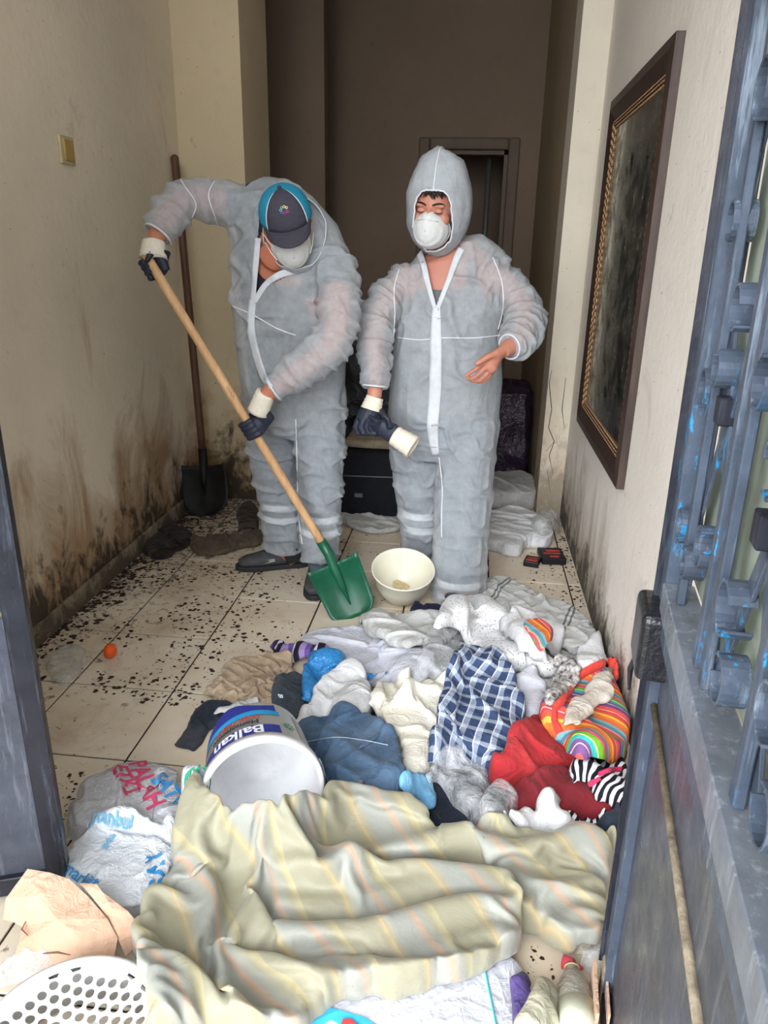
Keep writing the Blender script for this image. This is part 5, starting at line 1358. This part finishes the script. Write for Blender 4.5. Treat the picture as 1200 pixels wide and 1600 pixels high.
# purple packet
pk = cloth('purple_packet', [(428,1004),(440,1000),(456,1014),(492,1010),(510,1008),(512,1034),(490,1040),(458,1036),(432,1032)], stripe_mat('purple_packet_print', [(0,sr(40,36,52)),(.25,sr(160,140,190)),(.5,sr(110,84,160)),(.7,sr(60,50,80)),(.85,sr(214,208,226))], .13, 0, 0), .02, .03, ((0,.08,.01),), (.006,.05), seed=24, label='torn purple and black packet left of the white sheet', cat='packet')
cloth('nylon_stockings', [(328,1088),(348,1058),(376,1040),(420,1032),(466,1046),(456,1056),(420,1062),(436,1086),(424,1112),(390,1096),(368,1108),(340,1106)], M['nylon'], .045, .03, ((50,.03,.022),(20,.045,.014)), (.016,.03), seed=25, ragged=.03, ex=(1.9,1.5), bend=.45, cell=.009, label='tangled beige nylon stockings behind the pail', cat='stockings')
cloth('dark_trousers', [(276,1162),(296,1128),(322,1102),(356,1100),(372,1112),(346,1128),(322,1150),(306,1168)], M['navy'], .03, .03, ((40,.09,.012),), (.008,.08), seed=26, label='dark navy trousers flattened behind the white pail', cat='trousers')
cloth('white_rag', [(328,1118),(350,1106),(386,1104),(402,1114),(380,1124),(350,1126)], M['white2'], .03, .03, ((30,.05,.014),), (.010,.04), seed=27, label='small white rag on the dark trousers behind the pail', cat='rag')
po = cloth('zip_pouch', [(430,1064),(452,1058),(482,1064),(480,1098),(470,1136),(440,1134),(426,1120)], cmat('dark_grey_green_canvas', sr(48,56,62), sr(64,72,80), .15), .04, .035, ((80,.08,.008),), (.006,.08), seed=28, label='dark grey canvas pouch with a small white letter on it', cat='pouch')
drape_text('B', (438,1090), (440,1100), .022, M['reflect'], po)
cloth('blue_plastic_bag', [(474,1090),(482,1044),(500,1026),(540,1022),(536,1050),(560,1044),(600,1046),(602,1068),(580,1072),(540,1080),(500,1100)], M['bluebag'], .05, .04, ((40,.06,.012),), (.016,.05), seed=29, plastic=True, label='bright blue plastic bag under the white cloth', cat='bag')
cloth('white_shirt', [(448,1152),(470,1112),(496,1080),(520,1048),(548,1030),(566,1046),(578,1080),(574,1122),(552,1140),(510,1130),(476,1150)], M['white'], .09, .08, ((65,.08,.03),(30,.12,.018)), (.014,.09), seed=30, label='crumpled white shirt on the blue bag behind the jeans', cat='shirt')
cloth('clear_plastic_bag', [(656,1060),(664,1010),(690,970),(716,962),(722,1000),(700,1030),(720,1060),(700,1090),(672,1084)], M['clear'], .07, .05, ((30,.07,.014),), (.02,.06), seed=31, th=0, plastic=True, label='clear plastic bag left of the lace cloth', cat='bag')
cloth('lace_cloth', [(686,970),(704,944),(736,938),(780,952),(800,990),(812,1020),(850,1034),(872,1052),(846,1060),(806,1050),(776,1040),(740,1020),(716,1000)], M['lace'], .09, .07, ((20,.09,.025),(60,.12,.015)), (.014,.08), seed=32, label='white eyelet lace cloth on top of the heap', cat='cloth')
cloth('white_towel', [(786,974),(800,954),(826,952),(848,968),(872,980),(876,1000),(848,1010),(856,1036),(826,1030),(806,1004)], M['white'], .09, .06, ((10,.07,.025),), (.012,.07), seed=33, label='white towel behind the lace cloth next to the pillowcase', cat='towel')
cloth('lilac_cloth', [(800,1060),(824,1050),(846,1062),(852,1090),(842,1130),(818,1134),(804,1100)], M['white3'], .09, .05, ((80,.06,.02),), (.012,.07), seed=34, label='pale lilac cloth between the plaid shirt and striped bag')
cloth('cream_towel', [(578,1080),(596,1072),(634,1056),(650,1078),(690,1066),(712,1078),(700,1120),(684,1160),(668,1200),(640,1246),(624,1220),(622,1170),(600,1130),(582,1110)], M['cream'], .10, .09, ((15,.10,.035),(50,.14,.02)), (.012,.10), ridges=(([(640,1062),(650,1090),(638,1110)], .018, .05), ([(640,1110),(690,1090),(708,1078)], .02, .045), ([(600,1110),(622,1160),(628,1210)], .016,.03)), seed=35, label='cream towel with thick folds beside the plaid shirt', cat='towel')
cloth('plaid_shirt', [(670,1190),(680,1140),(694,1090),(704,1040),(730,1014),(762,1020),(794,1050),(812,1090),(812,1140),(796,1180),(764,1216),(740,1200),(700,1206),(674,1216)], M['plaid'], .13, .10, ((10,.065,.03),(-15,.11,.02)), (.016,.09), seed=36, uvrot=-15, label='blue and white plaid shirt twisted in the middle of the heap', cat='shirt')
# red and maroon garments, zebra print
cloth('red_garment', [(770,1206),(790,1160),(808,1122),(840,1120),(880,1160),(906,1192),(880,1216),(840,1228),(806,1240),(776,1232)], M['red'], .10, .08, ((70,.10,.022),), (.012,.10), seed=37, label='bright red garment under the striped bag', cat='garment')
cloth('maroon_fleece', [(800,1250),(830,1228),(870,1208),(910,1222),(940,1256),(962,1276),(966,1296),(940,1302),(890,1300),(840,1290),(806,1284)], M['maroon'], .09, .07, ((40,.13,.015),), (.016,.09), seed=38, label='dark maroon fleece in front of the red garment', cat='garment')
zb = cloth('zebra_top', [(892,1212),(910,1190),(946,1184),(974,1196),(974,1230),(966,1262),(940,1256),(914,1230)], M['zebra'], .06, .05, ((40,.08,.015),), (.010,.07), seed=39, label='zebra print top with pink binding below the striped bag', cat='top')
zb2 = cloth('zebra_top', [(886,1302),(912,1296),(944,1292),(948,1318),(940,1330),(900,1330),(886,1324)], M['zebra'], .03, .03, ((10,.06,.008),), (.006,.06), seed=41, label='zebra print scrap with pink edge beside the curtain', cat='top')
def rim(line, r, nm, mat, parent, off=.004):
    pts = [hit(u, v, 0)+np.array([0,0,off]) for u, v in spline(line, 6)]; q = MB(); q.tube([V3(p) for p in pts], [(r, r*.45)]*len(pts), 8, side=(0,0,1)); return q.build(nm, mat, parent, True)
rim([(936,1212),(952,1206),(970,1204)], .010, 'pink_binding', M['pink'], zb); rim([(920,1228),(938,1218)], .008, 'pink_binding', M['pink'], zb)
rim([(922,1294),(944,1292),(947,1318)], .008, 'pink_binding', M['pink'], zb2); rim([(890,1326),(940,1327)], .008, 'pink_binding', M['pink'], zb2)
# striped shopping bag
bagm = cloth('striped_bag', [(846,1112),(862,1078),(900,1046),(940,1040),(966,1056),(984,1100),(984,1140),(966,1184),(930,1186),(900,1182),(870,1146)], M['rainbow'], .13, .10, ((60,.18,.012),), (.012,.14), seed=42, uvrot=62, ex=(1.22,1.15), label='shopping bag in rainbow stripes with a red rim by the gate', cat='bag')
rim([(866,1112),(886,1090),(902,1064),(930,1046),(958,1040),(962,1062)], .020, 'red_rim', cmat('red_webbing', sr(214,70,60), None, .1), bagm, .010)
rim([(874,1148),(866,1130),(866,1112)], .016, 'red_rim', cmat('red_webbing_b', sr(206,64,58), None, .1), bagm, .008)
cloth('stained_rag', [(880,1130),(900,1100),(918,1070),(936,1050),(958,1056),(952,1088),(930,1112),(906,1138),(888,1142)], cmat('stained_white', sr(196,186,174), sr(220,214,204), .6), .035, .03, ((50,.05,.014),), (.012,.05), seed=43, label='stained white rag sticking out of the striped bag', cat='rag')
cloth('white_rag', [(898,1030),(910,1008),(940,1004),(970,1012),(962,1030),(930,1044),(908,1046)], M['white'], .04, .03, ((30,.05,.016),), (.012,.05), seed=44, label='white rag between the striped bag and the wall', cat='rag')
cloth('patterned_scarf', [(866,1060),(880,1040),(900,1044),(904,1062),(884,1092),(864,1110),(852,1090)], cmat('black_white_print', sr(60,56,60), sr(214,210,206), .2, scale=55), .03, .03, ((50,.05,.012),), (.010,.05), seed=45, label='black and white patterned scarf left of the striped bag rim', cat='scarf')
cloth('striped_cloth', [(818,972),(838,968),(860,984),(864,1006),(852,1030),(834,1022)], M['rainbow'], .02, .025, ((10,.06,.01),), (.006,.05), seed=46, uvrot=40, ragged=0, grow=1.0, label='strip of rainbow striped cloth showing through the white towel')
# jeans
jn = cloth('jeans', [(460,1160),(486,1136),(530,1120),(580,1138),(612,1160),(626,1200),(628,1250),(610,1268),(588,1280),(548,1272),(520,1256),(500,1250),(496,1216),(474,1190)], M['jeans'], .10, .08, ((-20,.14,.018),(60,.16,.012)), (.012,.11), ridges=(([(470,1160),(520,1176),(570,1200),(610,1230)], .014, .022), ([(520,1250),(536,1226),(560,1232),(586,1262)], .012, .03)), seed=47, label='blue denim jeans in front of the white shirt', cat='jeans')
M['thread'] = simple('jeans_stitching', sr(168,180,190), .8)
for ln in ([(466,1164),(520,1154),(566,1158),(606,1166)], [(470,1184),(496,1204),(512,1240)], [(478,1176),(502,1198),(518,1236)], [(514,1250),(534,1228),(556,1226),(574,1250),(600,1262)]):
    rim(ln, .0016, 'stitching', M['thread'], jn, .004)
q = MB(); q.ell(V3(hit(563,1224))+Vector((0,0,.006)), (.009,.009,.004)); q.build('metal_button', M['zip'], jn, True)
cloth('face_mask', [(626,1244),(642,1228),(672,1234),(676,1258),(654,1270),(630,1264)], cmat('pale_blue_nonwoven', sr(110,172,214), sr(136,192,226), .05), .02, .02, ((90,.03,.005),), (.004,.05), seed=48, label='pale blue disposable face mask beside the jeans', cat='face mask')
cloth('clear_plastic_bag', [(668,1216),(690,1196),(712,1190),(740,1204),(760,1240),(768,1290),(760,1314),(734,1316),(724,1270),(694,1240)], M['clear'], .09, .05, ((60,.06,.016),), (.024,.06), seed=49, th=0, plastic=True, label='crumpled clear plastic bag below the plaid shirt', cat='bag')
cloth('clear_plastic_bag', [(752,1256),(780,1242),(806,1258),(804,1296),(784,1316),(756,1310)], M['clear'], .07, .04, ((20,.05,.012),), (.022,.05), seed=50, th=0, plastic=True, label='smaller clear plastic bag beside the white pointed cloth', cat='bag')
cloth('white_napkin', [(780,1318),(806,1290),(836,1276),(850,1240),(870,1232),(874,1262),(890,1290),(890,1326),(840,1330)], M['white'], .07, .05, ((70,.09,.02),), (.010,.08), ridges=(([(862,1240),(858,1270),(850,1300)], .02, .05),), seed=51, label='white cloth rising to a point behind the curtain', cat='cloth')
cloth('dark_cloth', [(930,1306),(958,1300),(962,1330),(952,1350),(934,1336)], M['navy'], .03, .03, ((30,.05,.01),), (.008,.05), seed=52, label='dark cloth squeezed between the gate and the curtain')
# ------------------------------------------------------------------ yoghurt pail lying on its side
pl = empty('plastic_pail', label='white plastic pail with blue printed label lying on its side', cat='bucket')
R0, R1, LB = .150, .132, .235                   # rim radius, base radius, height
rc = V3(PZ(412,1240,.152)); axd = Vector((.36,-.92,.06)).normalized()        # base -> mouth
up = Vector((0,0,1)); e2 = (up-axd*up.dot(axd)).normalized(); e1 = e2.cross(axd)
def pail(a, s_, dr=0.0):
    """a = angle from the top of the lying pail, s_ = distance from the mouth along the body"""
    f = max(0, (s_-.035)/(LB-.043)); r = R0+(R1-R0)*f+dr
    return rc - axd*s_ + (e2*math.cos(a)+e1*math.sin(a))*r
MMp = Matrix((e1, e2, axd)).transposed().to_4x4(); MMp.translation = rc
prof = [(.001,-LB),(R1-.012,-LB),(R1,-LB+.008),(R0,-.035),(R0+.008,-.034),(R0+.009,-.004),(R0+.005,0),(R0-.003,0),(R0-.006,-.03),(R1-.004,-LB+.012),(.001,-LB+.010)]
q = MB(); q.lathe(prof, 64, MMp); pb = q.build('pail_body', M['pail'], pl, True)
lz = min(v.co.z for v in pb.data.vertices)
q = MB(); q.tube([pail(a, .018, .012) for a in [1.15+.10*k for k in range(18)]], .003, 8); q.build('wire_handle', M['zip'], pl, True)
M['lab_blue'] = simple('label_deep_blue', sr(48,56,140), .45, var=.06); M['lab_cyan'] = simple('label_cyan', sr(40,150,206), .45, var=.08)
M['lab_wh'] = simple('label_white', sr(236,236,238), .45, var=.03); M['lab_txt'] = simple('label_dark_text', sr(56,60,70), .5); M['lab_red'] = simple('label_red_text', sr(206,70,60), .5)
M['lab_gr'] = simple('label_green', sr(70,160,110), .5)
def patch(nm, a0, a1, s0f, s1f, mat, n=24, m=4, dr=.0012):
    V = []; F = []
    for i in range(n+1):
        a = a0+(a1-a0)*i/n; s0, s1 = (f(i/n) if callable(f) else f for f in (s0f, s1f))
        for j in range(m+1): V.append(pail(a, s0+(s1-s0)*j/m, dr))
    for i in range(n):
        for j in range(m):
            b = i*(m+1)+j; F.append((b, b+1, b+m+2, b+m+1))
    return link(nm, mesh_from(nm, V, F), mat, pl, True)
def pail_text(txt, ac, sc_, size, mat, dr=.0022, bold=True):
    """reads the right way up when the pail stands: upside down for us"""
    me = text_mesh(txt, size, bold); co = np.empty(len(me.vertices)*3); me.vertices.foreach_get('co', co); co = co.reshape(-1, 3)
    V = [pail(ac - x/R0, sc_ - y, dr) for x, y, _ in co]
    V = [pail(ac + (-x)/R0*-1*-1, sc_ - y, dr) for x, y, _ in co]
    me.vertices.foreach_set('co', np.array([tuple(v) for v in V], np.float32).ravel()); me.update(); return link('label_text', me, mat, pl)
A0, A1 = -1.75, .42
patch('label_band', A0, A1-.02, .046, .092, M['lab_blue'])
patch('label_stripe', A0+.05, A1+.05, .150, .176, M['lab_cyan'])
patch('label_stripe', A0+.05, A1+.0, lambda f: .176, lambda f: .222-.018*math.sin(f*9), M['lab_blue'])
pail_text('Balkan', -.40, .069, .058, M['lab_wh'])
pail_text('Homojenize', -.46, .112, .030, M['lab_txt'])
pail_text('Doğal Yoğurt', -.40, .138, .024, M['lab_red'])
for k in range(8):
    a = 2*PI*k/8; q = MB(); c = [pail(.62+(.011+.010*f)*math.cos(a+d_)/R0, .105+(.011+.010*f)*.8*math.sin(a+d_), .0016) for f, d_ in ((-.7,0),(.3,-.3),(.9,-.12),(.9,.12),(.3,.3))]
    q.add(c, [(0,1,2,3,4)]); q.build('label_leaf', M['lab_gr'], pl)
patch('label_panel', .85, 1.35, .05, .20, simple('label_grey_print', sr(176,178,184), .5, var=.2, scale=90))
root_at(pl, (rc.x, rc.y, 0))
for k in range(12): c = rc - axd*(LB*k/11); stamp_disc(c.x, c.y, .10, .27); stamp_disc(c.x, c.y, .14, .18)

# ------------------------------------------------------------------ carrier bags, cardboard, basket
b1 = cloth('carrier_bag', [(112,1300),(120,1262),(150,1222),(200,1200),(244,1200),(290,1222),(312,1262),(306,1300),(262,1320),(200,1310),(150,1322)], M['carrier2'], .12, .09, ((30,.15,.012),), (.016,.09), seed=60, th=0, plastic=True, label='thin white carrier bag with red and blue lettering beside the pail', cat='bag', group='carrier bags by the pail')
drape_text('PALAH', (228,1232), (246,1266), .070, M['txt_red'], b1)
drape_text('ETKİ', (196,1222), (216,1262), .058, M['txt_red'], b1)
drape_text('SATIR', (266,1240), (292,1272), .062, M['txt_blue'], b1)
b3 = cloth('carrier_bag', [(284,1262),(288,1222),(306,1198),(326,1196),(322,1230),(314,1270)], M['carrier'], .09, .04, ((60,.07,.012),), (.014,.06), seed=61, th=0, plastic=True, label='small white carrier bag with green lettering squeezed against the pail', cat='bag', group='carrier bags by the pail')
drape_text('TAZE', (303,1222), (300,1240), .034, M['txt_green'], b3)
b2 = cloth('carrier_bag', [(98,1372),(116,1336),(150,1300),(166,1262),(196,1250),(224,1272),(262,1288),(276,1330),(262,1380),(240,1420),(196,1440),(150,1420),(110,1396)], M['carrier'], .10, .09, ((70,.09,.022),(20,.14,.015)), (.020,.08), seed=62, th=0, plastic=True, label='crumpled white carrier bag with pale blue lettering in front of the red lettered one', cat='bag', group='carrier bags by the pail')
drape_text('istanbul', (172,1282), (190,1286), .036, M['txt_lb'], b2)
drape_text('gıda', (168,1318), (176,1310), .026, M['txt_lb'], b2)
drape_text('ŞAY', (246,1362), (240,1340), .058, M['txt_blue'], b2)
drape_text('market', (128,1376), (150,1384), .036, M['txt_blue'], b2)
# cardboard, torn and creased
def panel(nm, pts, faces, parent):
    V = [PZ(u, v, z) for u, v, z in pts]; o = link(nm, mesh_from(nm, V, faces), M['cardboard'], parent); solid(o, .004, 0); return o
cb = empty('cardboard', label='torn piece of brown cardboard at the bottom left', cat='cardboard')
mp = panel('main_panel', [(44,1358,.16),(78,1364,.165),(108,1374,.15),(138,1402,.115),(168,1436,.095),(184,1466,.07),(176,1506,.03),(120,1512,.025),(60,1512,.02),(18,1510,.02),(30,1474,.06),(36,1448,.075),(22,1440,.085),(6,1436,.08),(10,1404,.12),(90,1436,.115),(60,1400,.15),(130,1470,.08)],
      [(0,1,16),(1,2,16),(2,3,15),(16,2,15),(3,4,15),(4,17,15),(4,5,17),(5,6,17),(6,7,17),(7,8,17),(8,15,17),(8,9,10),(8,10,15),(10,11,15),(11,16,15),(11,12,16),(12,14,16),(12,13,14),(14,0,16)], cb)
panel('side_flap', [(124,1380,.128),(152,1382,.125),(160,1394,.12),(200,1424,.10),(223,1452,.075),(214,1476,.045),(196,1494,.03),(186,1470,.062),(170,1434,.09),(146,1404,.112),(176,1420,.108)], [(0,1,2,9),(2,3,10),(9,2,10),(8,9,10),(3,4,10),(4,5,7),(10,4,7),(8,10,7),(5,6,7)], cb)
q = MB()
for ln in ([(66,1372,.134),(84,1392,.134),(80,1408,.131)], [(40,1440,.088),(34,1452,.08),(44,1462,.078)], [(66,1490,.05),(90,1488,.052),(110,1492,.048)]):
    q.tube([V3(PZ(u, v, z+.004)) for u, v, z in ln], [.001,.0022,.001], 5)
q.build('scratch', simple('cardboard_scratch', sr(120,90,70), .9), mp)
root_at(cb, PZ(110,1470,0)); stamp_disc(*PZ(90,1470,.0)[:2], .06, .07)
# clear film scraps under the basket
cloth('plastic_film', [(0,1512),(20,1500),(60,1512),(120,1514),(190,1508),(226,1520),(226,1546),(160,1530),(60,1530),(0,1540)], M['clear'], .03, .03, ((20,.06,.012),), (.016,.05), seed=64, th=0, plastic=True, label='strip of clear plastic film between the cardboard and the basket', cat='film')
# perforated basket
bk = empty('perforated_basket', label='round white plastic basket with rows of round holes at the bottom left', cat='basket')
kc = V3(PZ(106,1640,.09)); kr = .165
def bowl(x, y): r = math.hypot(x, y); return kc + Vector((x, y, -.030*(1-(r/kr)**2)+.02))
q = MB(); hs = .0245; hr_ = .0088; n12 = 12
for i in range(-12, 13):
    for j in range(-12, 13):
        cx = hs*(i+.5*(j % 2)); cy = hs*.866*j
        if math.hypot(cx, cy) > kr-.008: continue
        solid_cell = math.hypot(cx, cy) > kr-.022
        hexv = [(cx+hs/math.sqrt(3)*math.cos(PI/6+PI/6*k)*(1 if k % 2 == 0 else math.cos(PI/6)), cy+hs/math.sqrt(3)*math.sin(PI/6+PI/6*k)*(1 if k % 2 == 0 else math.cos(PI/6))) for k in range(12)]
        if solid_cell: q.add([bowl(*h_) for h_ in hexv], [tuple(range(12))]); continue
        cir = [(cx+hr_*math.cos(PI/6+PI/6*k), cy+hr_*math.sin(PI/6+PI/6*k)) for k in range(12)]
        q.add([bowl(*h_) for h_ in hexv]+[bowl(*c_) for c_ in cir], [(k,(k+1)%12,12+(k+1)%12,12+k) for k in range(12)])
o = q.build('perforated_bottom', M['wplastic'], bk); solid(o, .004, -1)
q = MB(); q.lathe([(kr-.010,.016),(kr+.004,.022),(kr+.012,.018),(kr+.014,.008),(kr+.008,-.008),(kr-.004,-.085),(kr-.010,-.085),(kr-.002,-.004),(kr-.010,.008)], 64, Matrix.Translation(kc)); q.build('basket_wall', M['wplastic'], bk, True)
q = MB(); q.lathe([(.0001,.012),(.013,.012),(.016,.009),(.016,-.012)], 24, Matrix.Translation(kc+Vector((.02,.03,-.004)))); q.build('centre_boss', M['wplastic'], bk, True)
root_at(bk, (kc.x, kc.y, 0)); stamp_disc(kc.x, kc.y, kr+.012, .11)

# ------------------------------------------------------------------ foreground
wb = cloth('white_bag', [(470,1640),(486,1580),(520,1540),(600,1530),(700,1506),(790,1492),(806,1540),(812,1640),(700,1660),(560,1660)], M['white3'], .06, .07, ((10,.3,.015),), (.014,.16), seed=70, ex=(1.16,1.12), bend=.85, label='white quilted bag with turquoise piping half under the curtain', cat='bag')
rim([(752,1488),(762,1540),(776,1610),(780,1640)], .0035, 'turquoise_piping', simple('turquoise_cord', sr(46,190,196), .6), wb, .004)
lg = MB()
pts = [hit(u, v, 0)+np.array([0,0,.005]) for u, v in ((488,1600),(492,1572),(530,1580),(570,1592),(600,1612),(600,1640),(484,1640))]
lg.add(pts, [tuple(range(7))]); lg.build('blue_print', simple('blue_print', sr(56,164,214), .5), wb)
pts = [hit(u, v, 0)+np.array([0,0,.008]) for u, v in ((530,1612),(536,1596),(548,1596),(560,1606),(566,1620))]
lg = MB(); lg.add(pts, [tuple(range(5))]); lg.build('red_print', simple('red_print', sr(200,60,60), .5), wb)
cloth('purple_cloth', [(796,1530),(812,1520),(830,1544),(826,1600),(806,1610)], M['purple'], .03, .03, ((80,.05,.01),), (.008,.05), seed=71, label='small purple cloth right of the white bag')
cloth('khaki_scrap', [(806,1600),(826,1560),(846,1534),(872,1556),(904,1590),(900,1640),(820,1640)], cmat('khaki_scrap_cloth', sr(184,178,154), sr(200,196,172), .25), .04, .03, ((30,.09,.008),), (.006,.08), seed=72, ragged=.003, label='folded khaki scrap at the bottom beside the bottle')
# drinks bottle
bt = empty('plastic_bottle', label='cloudy plastic bottle with a pink cap lying by the gate', cat='bottle')
pA = V3(PZ(908,1640,.042)); pB = V3(PZ(893,1508,.046)); d = (pB-pA).normalized(); L_ = (pB-pA).length
e1b = d.cross(Vector((0,0,1))).normalized(); e2b = e1b.cross(d)
MB_ = Matrix((e1b, e2b, d)).transposed().to_4x4(); MB_.translation = pA
q = MB(); q.lathe([(.001,0),(.030,.002),(.036,.012),(.037,L_*.55),(.036,L_*.62),(.033,L_*.74),(.022,L_*.86),(.013,L_*.93),(.0125,L_),(.010,L_),(.010,L_*.93)], 32, MB_)
q.build('bottle_body', plastic_mat('dusty_pet', (.36,.34,.29), .35, .25, .5), bt, True)
q = MB(); q.lathe([(.0372,L_*.10),(.0376,L_*.10),(.0378,L_*.50),(.0372,L_*.50)], 32, MB_); q.build('bottle_label', simple('bottle_label_pale', sr(206,208,186), .6), bt, True)
q = MB(); q.lathe([(.014,L_*.955),(.0165,L_*.955),(.0165,L_*.965),(.014,L_*.965)], 24, MB_); q.build('neck_ring', simple('neck_ring_yellow', sr(190,168,110), .5), bt, True)
root_at(bt, pA)
cp = V3(PZ(884,1504,.018)); q = MB(); Mc = Matrix.Translation(cp) @ Matrix.Rotation(1.4, 4, Vector((.4,.9,0)))
cap_ = empty('bottle_cap', label='loose pink screw cap beside the bottle neck', cat='cap')
q.lathe([(.0001,.018),(.012,.018),(.014,.015),(.0145,-.006),(.0125,-.006),(.012,.012),(.0001,.013)], 20, Mc); q.build('cap_shell', simple('pink_plastic', sr(206,72,92), .5), cap_, True)
q = MB(); q.lathe([(.0001,.040),(.004,.036),(.006,.018)], 12, Mc); q.build('cap_spout', simple('pink_plastic_b', sr(196,66,86), .5), cap_, True)
root_at(cap_, (cp.x, cp.y, 0))
# cardboard edge and torn paper by the gate
q = MB(); a = PZ(925,1640,.0); b = PZ(921,1552,.0)
cw = MB(); cw.bar((a[0],a[1],.05), (b[0],b[1],.05), .006, .10); cw.bar((a[0]+.022,a[1],.05), (b[0]+.022,b[1],.05), .004, .10); o = cw.build('cardboard_strip', M['cardboard'], None); tag(o, 'upright corrugated cardboard strip between the bottle and the gate', 'cardboard')
cloth('torn_paper', [(893,1470),(900,1446),(920,1440),(932,1456),(926,1478),(908,1492)], cmat('torn_paper', sr(206,194,172), sr(222,212,192), .4), .03, .03, ((30,.05,.01),), (.010,.05), seed=73, ragged=.01, label='torn scrap of beige paper at the curtain end by the gate', cat='paper')
cloth('clear_plastic_bag', [(905,1490),(920,1476),(946,1480),(950,1520),(930,1530),(912,1512)], M['clear'], .04, .03, ((20,.04,.012),), (.016,.04), seed=74, th=0, plastic=True, label='crushed clear plastic wrapper above the bottle', cat='wrapper')

# ------------------------------------------------------------------ the big curtain, last and on top
CT = [(302,1288),(312,1268),(345,1270),(372,1262),(410,1252),(452,1244),(486,1258),(520,1278),(566,1270),(610,1262),(650,1268),(690,1292),(724,1316),(780,1326),(850,1330),(930,1330),(956,1346),(948,1386),(944,1430),(936,1468),(912,1476),(884,1494),(866,1480),(840,1458),(812,1452),(804,1484),(760,1514),(690,1532),(620,1548),(556,1558),(500,1584),(480,1640),(420,1650),(330,1650),(262,1640),(226,1610),(230,1560),(214,1520),(212,1478),(230,1430),(252,1384),(270,1340),(286,1304)]
rid = [([(330,1280),(324,1330),(322,1390),(330,1450),(330,1510)], .030, .055),           # left rolled column
       ([(292,1300),(272,1360),(256,1420),(240,1490)], .028, .035),
       ([(352,1290),(380,1330),(420,1360),(500,1390),(560,1386)], .035, .060),
       ([(400,1262),(440,1300),(520,1320),(600,1300),(660,1290)], .050, .040),
       ([(450,1412),(520,1402),(600,1396),(690,1408),(780,1424),(840,1452),(880,1486)], .022, .055),
       ([(450,1440),(540,1432),(640,1420),(740,1432),(800,1448)], .016, .025),
       ([(560,1380),(640,1356),(720,1352),(800,1370),(880,1360),(940,1350)], .030, .045),
       ([(440,1480),(520,1490),(620,1478),(720,1462),(790,1448)], .028, .050),
       ([(430,1530),(520,1540),(620,1526),(720,1506),(790,1480)], .024, .040),
       ([(420,1400),(408,1460),(380,1510),(372,1560),(390,1620)], .028, .060),
       ([(300,1560),(330,1590),(380,1610),(440,1620)], .024, .045),
       ([(250,1520),(280,1560),(300,1620)], .022, .040),
       ([(800,1400),(860,1420),(920,1410)], .024, .035),
       ([(440,1424),(450,1470),(440,1510)], .014, -.05), ([(356,1330),(352,1400),(360,1470),(356,1540)], .015, -.05),
       ([(500,1372),(600,1374),(700,1380),(780,1398)], .014, -.045), ([(470,1456),(560,1456),(660,1444),(760,1440)], .012, -.04), ([(450,1508),(560,1514),(660,1502),(760,1484)], .012, -.04), ([(700,1330),(780,1344),(860,1344)], .014, -.035)]
cu = cloth('curtain', CT, M['curtain'], .095, .06, ((80,.11,.014),(35,.17,.010)), (.014,.09), ridges=rid, seed=80, cell=.0115, uvrot=40, ex=(1.7,1.25), bend=.72, steps=60, sub=2, label='khaki curtain with pale orange stripes thrown over the front of the heap', cat='curtain', basek=9, grow=1.0)

# ------------------------------------------------------------------ dirt on the tiles
def debris(name, label, n, sampler, smin, smax, mat, seed):
    rnd = np.random.RandomState(seed); V = []; F = []
    for _ in range(n):
        p = sampler(rnd)
        if p is None: continue
        x, y = p; s_ = smin+(smax-smin)*rnd.rand()**2.6; k = rnd.randint(5, 8); b = len(V); zz = float(hf_at(x, y)); zz = 0 if zz < .006 else None
        if zz is None: continue
        el = .5+.5*rnd.rand(); ro = rnd.rand()*PI
        for i in range(k):
            a = 2*PI*i/k; r = s_*(.6+.7*rnd.rand()); dx, dy = r*math.cos(a), el*r*math.sin(a)
            V.append((x+dx*math.cos(ro)-dy*math.sin(ro), y+dx*math.sin(ro)+dy*math.cos(ro), .0004))
        V.append((x, y, .001+s_*.45*rnd.rand()))
        F += [(b+i, b+(i+1)%k, b+k) for i in range(k)]
    o = link(name, mesh_from(name, V, F), mat); tag(o, label, 'dirt', kind='stuff'); return o
M['soil'] = simple('dark_soil', sr(62,46,38), .95, var=.4, scale=60)
def s_left(r):
    y = 1.35+2.8*r.rand(); c = math.exp(-((y-3.0)/.9)**2); x = XL+.03+1.35*r.rand()**(1.2+.8*c)
    if vnoise(x*3.2+3, y*3.2)+.35*vnoise(x*9, y*9) + .45*c - .35*(x-XL) + .35*(y > 3.4) + .5*vnoise(x*6+8, y*6) < .22+.3*r.rand(): return None
    return x, y
debris('dirt_crumbs', 'dark soil crumbs scattered over the tiles along the left wall', 8000, s_left, .002, .012, M['soil'], 5)
def s_wall(r): return XL+.018+.13*r.rand()**2.2, 1.4+2.75*r.rand()**.8
debris('dirt_crumbs', 'heavy dark crumbs heaped along the skirting of the left wall', 1500, s_wall, .003, .018, M['soil'], 9)
def s_right(r):
    y = 2.6+1.5*r.rand(); x = XR-.01-.22*r.rand()**2
    return x, y
debris('dirt_crumbs', 'dark crumbs of dirt along the foot of the right wall', 500, s_right, .002, .010, M['soil'], 6)
def s_mid(r):
    y = 1.1+3.0*r.rand(); x = -.9+1.45*r.rand()
    if vnoise(x*4+1, y*4) < .1: return None
    return x, y
debris('dirt_crumbs', 'fine dark crumbs over the middle of the tiled floor', 1600, s_mid, .0015, .007, M['soil'], 7)

def s_front(r): return .02+.34*r.rand(), 1.12+.42*r.rand()
debris('dirt_crumbs', 'dark crumbs on the bare tiles between the curtain and the bottle', 420, s_front, .0012, .007, M['soil'], 12)
